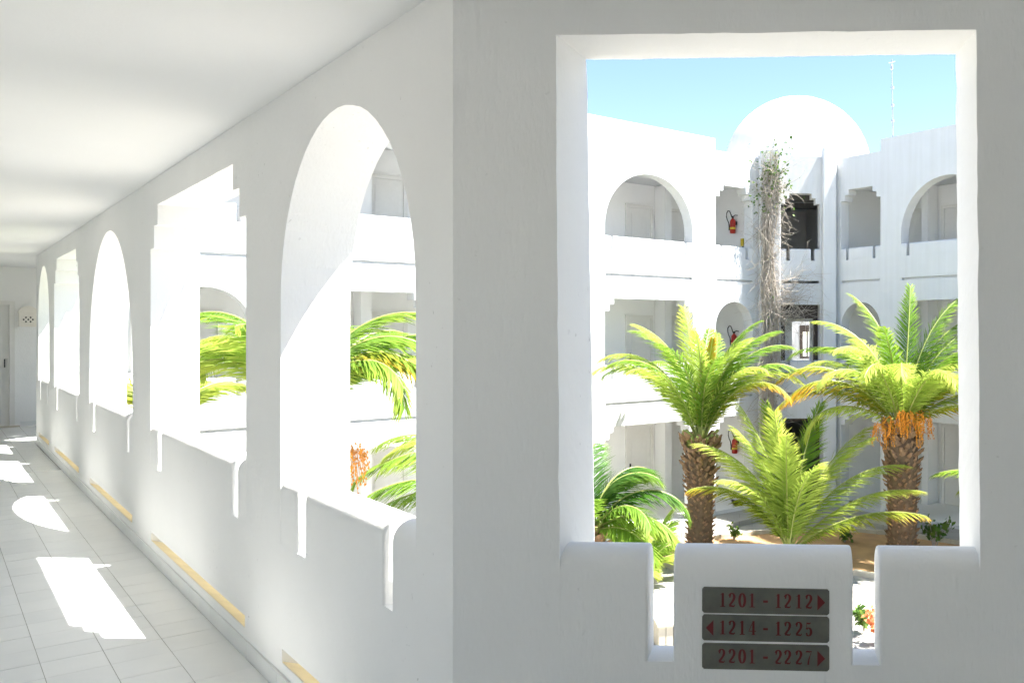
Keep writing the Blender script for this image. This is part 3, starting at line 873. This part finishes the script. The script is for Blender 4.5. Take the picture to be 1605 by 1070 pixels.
# ------------------------------------------------------------------ fire extinguishers and notices on the gallery walls
def on_back(px, py):
    """point on the end wall of the left wing's galleries, beside the canted corner"""
    r = Vector(((px - 1140) / 1385, 1, 0))
    k_ = (QL + 0.25) / r.dot(EV)
    return r * k_ + ZV * (EYE + (517 - py) / 1385 * k_)
AL, OUT = -DV, -EV          # to the right along that wall; out of it
def extinguisher(px, py, label):
    c = on_back(px, py)
    c = c + OUT * 0.13
    c.z -= 0.25
    o = tag(empty('fire_extinguisher', c), label, 'extinguisher', 'fire extinguishers in the left wing galleries')
    b2 = bmesh.new(); lathe(b2, c, [(0.075, 0), (0.10, 0.02), (0.10, 0.40), (0.085, 0.46), (0.045, 0.50), (0.035, 0.53)], 18); finish('cylinder', b2, 'extinguisher_red', o, smooth=True)
    b2 = bmesh.new(); lathe(b2, c + Vector((0, 0, 0.14)), [(0.1015, 0), (0.1015, 0.07)], 18, caps=False)
    finish('yellow_label', b2, 'label_yellow', o).scale = (1, 1, 1)
    b2 = bmesh.new(); lathe(b2, c, [(0.036, 0.531), (0.04, 0.56), (0.02, 0.60)], 10); finish('valve', b2, 'dark_metal', o)
    b2 = bmesh.new(); tube(b2, [c + AL * 0.02 + ZV * 0.58, c + AL * 0.12 + ZV * 0.62, c + AL * 0.24 + ZV * 0.60], 0.016, 6); finish('lever', b2, 'black_rubber', o)
    pts = [c + AL * x + ZV * z + OUT * 0.03 for x, z in ((-0.02, 0.57), (-0.07, 0.68), (-0.13, 0.78), (-0.21, 0.80), (-0.28, 0.72), (-0.29, 0.60), (-0.24, 0.48), (-0.17, 0.38), (-0.14, 0.24), (-0.135, 0.12))]
    b2 = bmesh.new(); tube(b2, pts, [0.017] * 8 + [0.026, 0.03], 7); finish('hose', b2, 'black_rubber', o, smooth=True)
    b2 = bmesh.new(); fbox(b2, Frame(c, AL, -OUT), -0.04, 0.04, 0.09, 0.17, 0.30, 0.42); finish('wall_bracket', b2, 'dark_metal', o)
    o.scale = (0.78, 0.78, 0.78)
extinguisher(1154, 352, 'red fire extinguisher on the top floor gallery wall')
extinguisher(1156, 532, 'red fire extinguisher on the middle floor gallery wall behind the palm')
extinguisher(1157, 695, 'red fire extinguisher on the ground floor gallery wall')
def notice(px, py, label):
    c = on_back(px, py)
    o = tag(empty('notice_plate', c - ZV * 0.12), label, 'sign', 'dark notices in the left wing galleries')
    Fn = Frame(c, AL, OUT)
    b2 = bmesh.new(); fbox(b2, Fn, -0.10, 0.10, 0.001, 0.02, -0.10, 0.10); finish('plate', b2, 'dark_panel', o)
    b2 = bmesh.new(); panel(b2, Fn, [(-0.115, -0.115), (0.115, -0.115), (0.115, 0.115), (-0.115, 0.115)], [[(-0.101, -0.101), (0.101, -0.101), (0.101, 0.101), (-0.101, 0.101)]], 0.001, 0.028); finish('rim', b2, 'black_rubber', o)
notice(1175, 370, 'small dark square notice beside the top floor extinguisher')
notice(1175, 535, 'small dark square notice beside the middle floor extinguisher')
notice(1177, 697, 'small dark square notice beside the ground floor extinguisher')
c = on_back(1165, 380)
tg = tag(empty('call_point', c - ZV * 0.2), 'small beige box hanging below the top floor notice', 'box')
bm = bmesh.new(); fbox(bm, Frame(c, AL, OUT), -0.05, 0.05, 0.001, 0.06, -0.10, 0.10); finish('case', bm, 'label_yellow', tg, bevel=0.01)
bm = bmesh.new(); fbox(bm, Frame(c, AL, OUT), -0.02, 0.02, 0.001, 0.03, -0.26, -0.101); finish('conduit', bm, 'dark_metal', tg)

# ================================================================== PALMS
def frond_mesh(L, elev, bend, wid, rnd, droop=0.14, per=104, curl=1.5, base_bare=0.09):
    """one feather frond: arching rachis in the local XZ plane, two ranks of leaflets; 'tip' attribute for colour"""
    verts, faces, tips, mats = [], [], [], []
    N = 26
    pos, tan = [Vector((0, 0, 0))], []
    side_sway = rnd.uniform(-0.10, 0.10)
    for i in range(N):
        s = i / (N - 1)
        a = R(elev - bend * s ** curl)
        t = Vector((math.cos(a), side_sway * s, math.sin(a))).normalized()
        tan.append(t)
        if i: pos.append(pos[-1] + (tan[i - 1] + t) * 0.5 * L / (N - 1))
    def add(p, tp):
        verts.append(p); tips.append(tp); return len(verts) - 1
    # rachis
    prev = None
    for i in range(N):
        s = i / (N - 1)
        t = tan[i]; u = Vector((0, 1, 0)); w = t.cross(u).normalized()
        rw, rh = 0.022 * (1 - s) ** 0.8 + 0.004, 0.018 * (1 - s) ** 0.8 + 0.003
        if s < 0.08: rw *= 1.9 - s * 11
        ring = [add(pos[i] + u * rw * cu - w * rh * cw, 0.3) for cu, cw in ((-1, 0), (0, 1), (1, 0), (0, -1))]
        if prev:
            for k in range(4):
                faces.append((prev[k], prev[(k + 1) % 4], ring[(k + 1) % 4], ring[k])); mats.append(1)
        prev = ring
    # leaflets
    for k in range(per):
        s = base_bare + (1 - base_bare) * (k + 0.5) / per
        x = s * (N - 1); i = min(int(x), N - 2); f = x - i
        p = pos[i].lerp(pos[i + 1], f); t = tan[i].lerp(tan[i + 1], f).normalized()
        up = Vector((0, 1, 0)).cross(t); up = -up if up.z < 0 and abs(t.z) < 0.9 else up
        up = (t.cross(Vector((0, 1, 0)))).normalized() * -1
        prof_ = min(1.0, 0.35 + (s - base_bare) * 3.2) * (1.0 if s < 0.55 else 1.0 - 0.62 * ((s - 0.55) / 0.45) ** 1.6)
        for sd in (-1, 1):
            ll = 1.18 * wid * prof_ * rnd.uniform(0.86, 1.10)
            fw = R(32 + 30 * s + rnd.uniform(-7, 7)); v_up = R(rnd.choice((14, 38, 26)) + rnd.uniform(-9, 9))
            lat = Vector((0, sd, 0)) * math.cos(v_up) + up * math.sin(v_up)
            d0 = (lat * math.cos(fw) + t * math.sin(fw)).normalized()
            w2 = 0.0105 * rnd.uniform(0.8, 1.2)
            wd = d0.cross(up.lerp(t, 0.3)).normalized() * w2
            g = Vector((0, 0, -1)) * ll * droop
            st = p + Vector((0, sd, 0)) * 0.008
            m1 = st + d0 * ll * 0.5 + g * 0.16
            e1 = st + d0 * ll * 0.97 + g * rnd.uniform(0.5, 0.9)
            tp0 = 0.12 + 0.35 * s ** 2
            a = add(st - wd * 0.6, tp0); b_ = add(st + wd * 0.6, tp0)
            c_ = add(m1 + wd, tp0 + 0.25); d_ = add(m1 - wd, tp0 + 0.25)
            e_ = add(e1, tp0 + 0.62)
            faces.append((a, b_, c_, d_)); mats.append(0)
            faces.append((d_, c_, e_)); mats.append(0)
    me = bpy.data.meshes.new('frond')
    me.from_pydata([tuple(v) for v in verts], [], faces)
    at = me.attributes.new('tip', 'FLOAT', 'POINT')
    at.data.foreach_set('value', tips)
    me.polygons.foreach_set('material_index', mats)
    return me
def palm(loc, zc, r_top, r_low, fronds, label, group=None, seed=1, bases=True, dates=(), name='palm_tree', curl=1.5):
    """fronds: (azimuth deg, elevation deg, bend deg, length m, width m, material)"""
    rnd = random.Random(seed)
    x, y = loc
    o = tag(empty(name, Vector((x, y, GZ + 0.02))), label, 'palm', group)
    H = zc - (GZ + 0.02)
    cz = Vector((x, y, zc))
    if H > 0.6:
        b2 = bmesh.new()
        pr = []
        K = 16
        for i in range(K + 1):
            f = i / K
            rr_ = r_low + (r_top - r_low) * max(0, (f - 0.45) / 0.4 if f < 0.85 else 1) * 0.75
            if f > 0.93: rr_ *= 0.75
            pr.append((rr_ * (1 + 0.05 * noise.noise((f * 9, seed, 0))), H * f - 0.05))
        lathe(b2, (x, y, GZ + 0.02), pr, 18)
        finish('trunk', b2, 'palm_trunk', o)
        # old leaf bases spiralling round the trunk
        b2 = bmesh.new()
        nst = int(H / 0.0075)
        for i in range(nst):
            f = i / nst
            z = GZ + 0.05 + (H - 0.02) * f
            an = i * 2.39996 + rnd.uniform(-0.22, 0.22); z += rnd.uniform(-0.03, 0.03)
            rr_ = r_low + (r_top - r_low) * max(0, min(1, (f - 0.45) / 0.4)) * 0.75
            big = 0.55 + 0.75 * max(0, (f - 0.45) / 0.55)
            rad = Vector((math.cos(an), math.sin(an), 0)); tg_ = Vector((-math.sin(an), math.cos(an), 0))
            c = Vector((x, y, z)) + rad * rr_ * 0.94
            w2, h2, ot = 0.058 * big * rnd.uniform(0.6, 1.4), 0.085 * big, (0.05 + 0.10 * max(0, (f - 0.4))) * rnd.uniform(0.4, 1.7)
            tip = c + rad * (ot + 0.02) + ZV * h2 * 1.15
            v = [b2.verts.new(p) for p in (c - tg_ * w2, c - ZV * h2 * 0.5 + rad * ot * 0.3, c + tg_ * w2, c + ZV * h2 * 0.2 + rad * ot, tip + tg_ * w2 * 0.45, tip - tg_ * w2 * 0.45)]
            for fc in ((0, 1, 3), (1, 2, 3), (2, 4, 3), (0, 3, 5), (3, 4, 5)):
                b2.faces.new([v[q] for q in fc])
        lb = finish('leaf_bases', b2, 'palm_stub', o); lb['kind'] = 'stuff'
        # cut frond stalks just below the crown
        b2 = bmesh.new()
        for i in range(26):
            an = i * 2.39996; rad = Vector((math.cos(an), math.sin(an), 0))
            z0 = zc - 0.28 + 0.012 * i
            p0 = Vector((x, y, z0)) + rad * r_top * 0.6; p1 = p0 + rad * (r_top * 0.45 + 0.03) + ZV * rnd.uniform(0.10, 0.22)
            tube(b2, [p0, p1], [0.045, 0.03], 5)
        cs = finish('cut_stalks', b2, 'palm_rachis' if bases else 'palm_stub', o); cs['kind'] = 'stuff'
    for az, el, be, L, wd, mt in fronds:
        me = frond_mesh(L, el, be, wd, rnd, curl=curl)
        me.materials.append(MATS[mt]); me.materials.append(MATS['palm_rachis'])
        fo = link('frond', me, o)
        off = Vector((math.cos(R(az)), math.sin(R(az)), 0)) * (r_top * 0.35 * min(1, (90 - el) / 45 + 0.15))
        fo.location = cz + off - ZV * (0.10 * (90 - el) / 90) - o.location
        fo.rotation_euler = (rnd.gauss(0, 0.10), 0, R(az))
    for an, dr_, dz, sc2 in dates:
        b2 = bmesh.new()
        c = cz + Vector((math.cos(R(an)), math.sin(R(an)), 0)) * 0.12 - ZV * 0.05
        hd = cz + Vector((math.cos(R(an)), math.sin(R(an)), 0)) * dr_ + ZV * dz
        tube(b2, [c, (c + hd) / 2 + ZV * 0.16, hd], [0.026, 0.02, 0.014], 6)
        for i in range(26):
            dv = Vector((rnd.gauss(0, 1), rnd.gauss(0, 1), rnd.gauss(-0.3, 0.6))).normalized()
            e1 = hd + dv * 0.17 * sc2; e2 = e1 + dv * 0.08 * sc2 - ZV * rnd.uniform(0.18, 0.42) * sc2
            tube(b2, [hd, e1, e2], [0.006, 0.006, 0.004], 3)
            for j in range(7):
                q = e1.lerp(e2, j / 6) + Vector((rnd.gauss(0, 0.016), rnd.gauss(0, 0.016), 0))
                rb = 0.0145 * rnd.uniform(0.8, 1.2)
                vv = [b2.verts.new(q + Vector(d_) * rb) for d_ in ((1, 0, 0), (-0.5, 0.87, 0), (-0.5, -0.87, 0), (0, 0, 1.4), (0, 0, -1.4))]
                for fc in ((0, 1, 3), (1, 2, 3), (2, 0, 3), (1, 0, 4), (2, 1, 4), (0, 2, 4)):
                    b2.faces.new([vv[t_] for t_ in fc])
        dc = finish('date_cluster', b2, 'date_orange', o); dc['kind'] = 'stuff'
    return o
G, Lm, Old, Dp = 'frond_green', 'frond_lime', 'frond_old', 'frond_deep'
def crown(n_, seed, el=(20, 85), be=(40, 110), L=(2.2, 2.9), wd=0.42, mats=(G, Lm), az0=0):
    rnd = random.Random(seed)
    out = []
    for i in range(n_):
        f = (i + 0.5) / n_
        e_ = el[1] + (el[0] - el[1]) * f
        out.append((az0 + i * 137.5 + rnd.uniform(-14, 14), e_ + rnd.uniform(-5, 5), be[0] + (be[1] - be[0]) * f + rnd.uniform(-8, 8),
                    rnd.uniform(*L), wd * rnd.uniform(0.9, 1.1), mats[min(int(f * len(mats)), len(mats) - 1)]))
    return out
PG = 'date palms growing in the courtyard'
# A: upright feathery crown, left half of the window
palm((-0.56, 18.3), -0.60, 0.33, 0.255,
     [(182, 65, 116, 3.13, .44, Lm), (174, 70, 102, 3.07, .44, Lm), (196, 73, 104, 2.76, .42, G), (160, 78, 74, 2.97, .44, G), (110, 84, 38, 2.92, .44, Lm), (250, 84, 48, 2.44, .42, Lm),
      (0, 69, 112, 2.92, .44, G), (10, 73, 88, 2.97, .44, G), (-12, 65, 122, 2.92, .44, Lm), (30, 78, 68, 2.76, .42, G), (75, 80, 54, 2.65, .42, G), (-40, 73, 96, 2.44, .40, Lm), (4, 78, 66, 2.86, .42, G),
      (225, 73, 96, 2.44, .40, Lm), (300, 80, 74, 2.23, .38, G), (275, 85, 26, 2.12, .26, Old), (330, 61, 116, 2.65, .40, Old), (130, 67, 94, 2.76, .42, G), (60, 67, 99, 2.65, .42, G),
      (186, 82, 64, 2.86, .42, Lm), (166, 65, 108, 2.86, .42, G), (-6, 82, 54, 2.76, .42, G), (235, 82, 70, 2.44, .42, G), (315, 82, 60, 2.44, .40, Lm), (95, 78, 56, 2.65, .42, G)],
     'date palm with upright feathery crown and thick stubby trunk at left of window view', PG, 11, curl=2.0)
# B: full crown with orange dates, right half of the window
palm((3.60, 18.2), -0.28, 0.34, 0.30,
     [(90, 88, 30, 2.94, .42, G), (150, 83, 50, 3.05, .42, G), (35, 81, 54, 3.11, .42, G), (172, 67, 102, 3.05, .44, G), (184, 53, 102, 3.11, .44, Old), (192, 39, 92, 2.94, .44, Old), (165, 77, 76, 2.94, .42, Lm),
      (210, 63, 118, 2.60, .42, Lm), (235, 71, 120, 2.49, .42, Lm), (262, 77, 128, 2.37, .42, Lm), (285, 69, 130, 2.49, .42, Lm), (310, 71, 120, 2.49, .42, Lm), (335, 59, 110, 2.60, .42, Lm),
      (5, 65, 90, 3.05, .42, G), (15, 75, 70, 3.05, .42, G), (-12, 53, 94, 2.82, .42, G), (-2, 39, 92, 2.60, .42, Lm), (60, 65, 90, 2.71, .42, G), (120, 63, 95, 2.71, .42, G), (245, 87, 70, 2.37, .40, G),
      (200, 31, 105, 2.49, .42, Lm), (330, 33, 105, 2.37, .40, Old), (150, 45, 100, 2.82, .42, Dp), (30, 45, 100, 2.82, .42, Dp), (100, 45, 100, 2.71, .42, Dp)] + crown(12, 31, (42, 80), (70, 112), (2.3, 3.0), .44, (G, Lm, Lm, Old), 40),
     'date palm hung with orange date clusters at right of window view', PG, 12,
     dates=((245, 0.40, 0.02, 0.85), (290, 0.42, 0.10, 0.95), (205, 0.50, -0.04, 0.9), (330, 0.46, 0.12, 0.85), (270, 0.34, 0.2, 0.8)), curl=1.8)
# C: low young palm in front, no trunk
palm((1.22, 17.6), GZ + 0.38, 0.16, 0.2,
     [(182, 76, 66, 2.91, 0.54, Lm), (165, 84, 30, 3.01, 0.54, Lm), (190, 64, 78, 2.52, 0.52, Old), (120, 86, 26, 2.91, 0.54, G), (255, 86, 24, 2.86, 0.57, Lm), (60, 80, 34, 3.10, 0.54, G), (20, 70, 44, 3.01, 0.54, Lm),
      (5, 62, 66, 3.01, 0.52, Lm), (-12, 48, 54, 2.91, 0.50, Lm), (-25, 38, 48, 2.91, 0.45, Old), (300, 76, 50, 2.33, 0.52, Lm), (215, 70, 66, 2.33, 0.52, Lm), (150, 68, 54, 2.72, 0.52, Lm), (90, 74, 44, 2.72, 0.52, Lm), (270, 82, 38, 2.62, 0.54, Lm), (200, 80, 38, 2.72, 0.54, Lm), (-5, 74, 50, 2.81, 0.52, Lm)],
     'low trunkless lime green palm filling the middle foreground of the window view', PG, 13, name='young_palm')
# D: low dark palm at the left edge of the window
palm((-2.30, 15.0), -1.72, 0.22, 0.2,
     [(0, 58, 128, 2.05, .50, Dp), (178, 60, 120, 1.9, .50, Dp), (40, 78, 128, 1.9, .50, Dp), (-18, 34, 96, 1.7, .48, G), (-40, 20, 80, 1.6, .46, G), (150, 80, 120, 1.9, .50, Dp), (200, 50, 110, 1.8, .48, Dp),
      (270, 66, 120, 1.6, .46, G), (320, 52, 112, 1.6, .46, G), (90, 84, 90, 1.9, .48, Dp), (60, 60, 100, 1.9, .46, Dp), (15, 14, 60, 1.5, .44, G), (-5, 82, 120, 1.7, .5, Dp)],
     'low dark green palm at the left edge of the window view', PG, 14)
# H: palm behind the pillar
palm((-3.05, 13.0), -0.95, 0.30, 0.26,
     [(182, 46, 96, 2.7, .48, G), (168, 58, 92, 2.6, .48, G), (195, 34, 84, 2.5, .46, G), (176, 22, 70, 2.4, .46, G), (215, 60, 92, 2.3, .46, G), (90, 82, 40, 1.8, .46, G), (270, 78, 80, 1.5, .46, G), (130, 60, 80, 2.4, .46, G), (205, 12, 70, 2.2, .46, Lm), (186, 64, 110, 2.4, .46, Lm)],
     'green palm behind the pillar, its fronds showing low in the nearest arch', PG, 19)
# F: palm filling the near arch and stepped opening, with one date cluster
palm((-5.30, 11.0), 0.60, 0.30, 0.25,
     [(-6, 66, 168, 2.35, .50, Old), (-24, 62, 150, 2.1, .48, G), (4, 56, 120, 2.3, .50, Lm), (12, 72, 140, 2.3, .50, G), (-8, 62, 140, 2.2, .50, G), (25, 76, 96, 2.2, .48, G), (-22, 60, 120, 1.9, .48, G), (40, 58, 90, 2.4, .50, G),
      (180, 72, 150, 2.3, .50, G), (170, 76, 96, 2.2, .50, G), (186, 62, 150, 2.1, .50, Lm), (160, 66, 130, 2.2, .50, G), (205, 74, 100, 1.6, .48, G),
      (90, 76, 95, 1.9, .48, G), (130, 60, 90, 2.3, .48, G), (70, 62, 90, 2.3, .48, G), (270, 74, 90, 1.9, .46, G), (300, 60, 110, 1.9, .46, G), (245, 76, 80, 1.5, .46, Lm)],
     'date palm with drooping yellow edged frond seen through the nearest arch', PG, 15, dates=((-5, 0.60, -0.52, 1.0),))
# G: palm beyond the second arch
palm((-7.72, 12.1), 0.35, 0.26, 0.22, [(a_, 60, 90, 1.25, .40, Lm) for a_ in (20, 60, 95, 130, 160)] + [(0, 78, 60, 1.3, .4, G), (90, 82, 40, 1.5, .4, G), (172, 66, 92, 1.3, .42, Old), (166, 54, 80, 1.3, .42, Lm)],
     'palm glimpsed at the edge of the second arch along the corridor', PG, 16)
# E: frond at the right edge
palm((6.15, 16.7), -1.75, 0.26, 0.22, crown(14, 5, (20, 84), (45, 95), (1.9, 2.3), .42, (G, G, Lm)) + [(176, 42, 62, 2.3, .42, G)],
     'small palm at the right edge of the window view', PG, 17)

# ================================================================== DRY VINE ON THE CORNER PILASTER
rnd = random.Random(21)
vine = tag(empty('dry_vine', FKB(0.3, -0.25, GZ)), 'dry grey climbing vine with a few green leaves on the corner pilaster', 'vine')
bm = bmesh.new()
def strand(p, dirs, n_, r0):
    pts = [p]; d_ = dirs.copy()
    for i in range(n_):
        d_ = (d_ + Vector((rnd.gauss(0, .26), rnd.gauss(0, .2), rnd.gauss(0, .2)))).normalized()
        q = pts[-1] + d_ * rnd.uniform(0.05, 0.14)
        loc_s = (q - KA).dot(KV); loc_v = (q - KA).dot(KN)
        if loc_v > -0.235: q -= KN * (loc_v + 0.235)
        if loc_v < -0.62: q -= KN * (loc_v + 0.62)
        pts.append(q)
    tube(bm, pts, [r0 * (1 - 0.6 * i / len(pts)) for i in range(len(pts))], 4)
    return pts
for i in range(6):          # main stems
    s0 = 0.12 + 0.06 * i
    tube(bm, [FKB(s0 + 0.07 * math.sin(z * 1.7 + i) + 0.04 * noise.noise((z, i, 0)), -0.27 - 0.05 * math.sin(z * 2.3 + i * 2), z) for z in [GZ + 0.45 * k for k in range(20)]], 0.030 - 0.002 * i, 6)
ends = []
for i in range(1050):
    z = rnd.uniform(-1.6, 5.9)
    lo_ = 0.52 if z > 4.6 else (0.33 if z > 2.5 else (0.52 if z > 0.8 else 0.36))
    p = FKB(rnd.uniform(0.07, lo_), rnd.uniform(-0.42, -0.25), z)
    pts = strand(p, Vector((rnd.gauss(0, .28), rnd.gauss(0, .15), rnd.choice((-1, -1, 0.8)))), rnd.randint(5, 11), rnd.uniform(0.003, 0.0075))
    ends += pts[::3]
for i in range(70):         # the spray reaching right over the middle parapet
    p = FKB(rnd.uniform(0.3, 0.7), rnd.uniform(-0.5, -0.28), rnd.uniform(1.7, 2.9))
    pts = strand(p, Vector((1.0, rnd.gauss(0, .15), rnd.uniform(-0.35, 0.7))), rnd.randint(8, 17), rnd.uniform(0.004, 0.009))
for i in range(40):         # loose ends at the top
    p = FKB(rnd.uniform(0.05, 0.6), rnd.uniform(-0.5, -0.28), rnd.uniform(4.9, 6.0))
    pts = strand(p, Vector((rnd.uniform(-0.3, 1.0), rnd.gauss(0, .15), rnd.uniform(0.2, 0.9))), rnd.randint(4, 8), 0.006)
    ends += pts[2:]
    ends += pts[2:]
st = finish('stems', bm, 'vine_wood', vine); st['kind'] = 'stuff'
def leaf_cloud(pts, n_, size, parent, mat='small_leaf', name='leaves', rnd=rnd):
    verts, faces, tp = [], [], []
    for i in range(n_):
        p = rnd.choice(pts) + Vector((rnd.gauss(0, .03), rnd.gauss(0, .03), rnd.gauss(0, .03)))
        a = Vector((rnd.gauss(0, 1), rnd.gauss(0, 1), rnd.gauss(0, 1))).normalized()
        b_ = a.orthogonal().normalized() * rnd.uniform(0.6, 1.1); s_ = size * rnd.uniform(0.6, 1.3)
        k0 = len(verts)
        verts += [p, p + a * s_ * .5 + b_ * s_ * .38, p + a * s_, p + a * s_ * .5 - b_ * s_ * .38]
        faces += [(k0, k0 + 1, k0 + 2, k0 + 3)]; t_ = rnd.random(); tp += [t_] * 4
    org = parent.location
    me = bpy.data.meshes.new(name); me.from_pydata([tuple(v - org) for v in verts], [], faces)
    at = me.attributes.new('tip', 'FLOAT', 'POINT'); at.data.foreach_set('value', tp)
    me.materials.append(MATS[mat])
    o = link(name, me, parent); o['kind'] = 'stuff'
    return o
top_ends = [p for p in ends if p.z > 4.6]; rest = [p for p in ends if p.z <= 4.6]
leaf_cloud(top_ends, 420, 0.095, vine)
leaf_cloud(rest, 110, 0.07, vine, name='sparse_leaves')

# ================================================================== LOW PLANTS AND PLANTER
def shrub(x, y, h, n_, size, label, mat='small_leaf', cat='shrub', name='low_shrub', group=None, z0=GZ + 0.03, spread=0.6):
    r2 = random.Random(int(x * 100 + y * 7))
    o = tag(empty(name, Vector((x, y, z0))), label, cat, group)
    b2 = bmesh.new(); pts = []
    for i in range(9):
        a = r2.uniform(0, 6.28); rr_ = r2.uniform(0.1, spread) * h
        tp_ = Vector((x + rr_ * math.cos(a), y + rr_ * math.sin(a), z0 + h * r2.uniform(0.6, 1)))
        md_ = Vector((x + rr_ * .4 * math.cos(a), y + rr_ * .4 * math.sin(a), z0 + h * 0.5))
        tube(b2, [Vector((x, y, z0)), md_, tp_], [0.012, 0.009, 0.004], 4)
        for k in range(8): pts.append(md_.lerp(tp_, k / 7))
    s_ = finish('stems', b2, 'vine_wood', o); s_['kind'] = 'stuff'
    leaf_cloud(pts, n_, size, o, mat, 'leaves', r2)
    return o
shrub(2.55, 19.2, 0.35, 160, 0.10, 'low dark shrub on the sand left of the dated palm trunk')
shrub(3.05, 17.0, 0.28, 130, 0.09, 'low green plant near the sand bed kerb below the window right slot')
shrub(4.35, 18.6, 0.75, 120, 0.13, 'leafy sprawling plant right of the dated palm trunk')
shrub(0.15, 19.6, 0.28, 120, 0.09, 'small shrub on the sand right of the upright palm trunk')
shrub(2.12, 13.7, 0.35, 170, 0.10, 'bright green shrub seen through the lower right parapet slot')
shrub(2.32, 13.15, 0.50, 220, 0.10, 'orange leaved shrub seen through the lower right parapet slot', 'bract_orange')
shrub(-1.75, 17.75, 0.22, 60, 0.07, 'tiny sprig at the left edge of the sand bed')
palm((-1.55, 16.6), GZ + 0.25, 0.1, 0.1, crown(12, 9, (25, 80), (30, 70), (0.9, 1.25), .34, (G, Lm)),
     'small palm seedling seen through the left parapet slot', PG, 18, name='young_palm')
# slatted low planter box seen through the left slot
pl = tag(empty('planter_box', Vector((-0.55, 12.9, GZ))), 'low pale slatted box seen through the lower left parapet slot', 'planter')
Fp = Frame(Vector((-1.0, 12.9, GZ)), Vector((1, 0.25, 0)), Vector((-0.25, 1, 0)))
for i in range(9):
    bm = bmesh.new(); fbox(bm, Fp, 0.11 * i, 0.11 * i + 0.10, 0, 0.03, 0.002, 0.36); finish('slat', bm, 'kerb_stone', pl)
bm = bmesh.new(); fbox(bm, Fp, -0.02, 1.0, -0.02, 0.62, 0.361, 0.40); finish('lid', bm, 'kerb_stone', pl)
bm = bmesh.new(); fbox(bm, Fp, 0.0, 0.98, 0.031, 0.60, 0.002, 0.36); finish('body', bm, 'kerb_stone', pl)
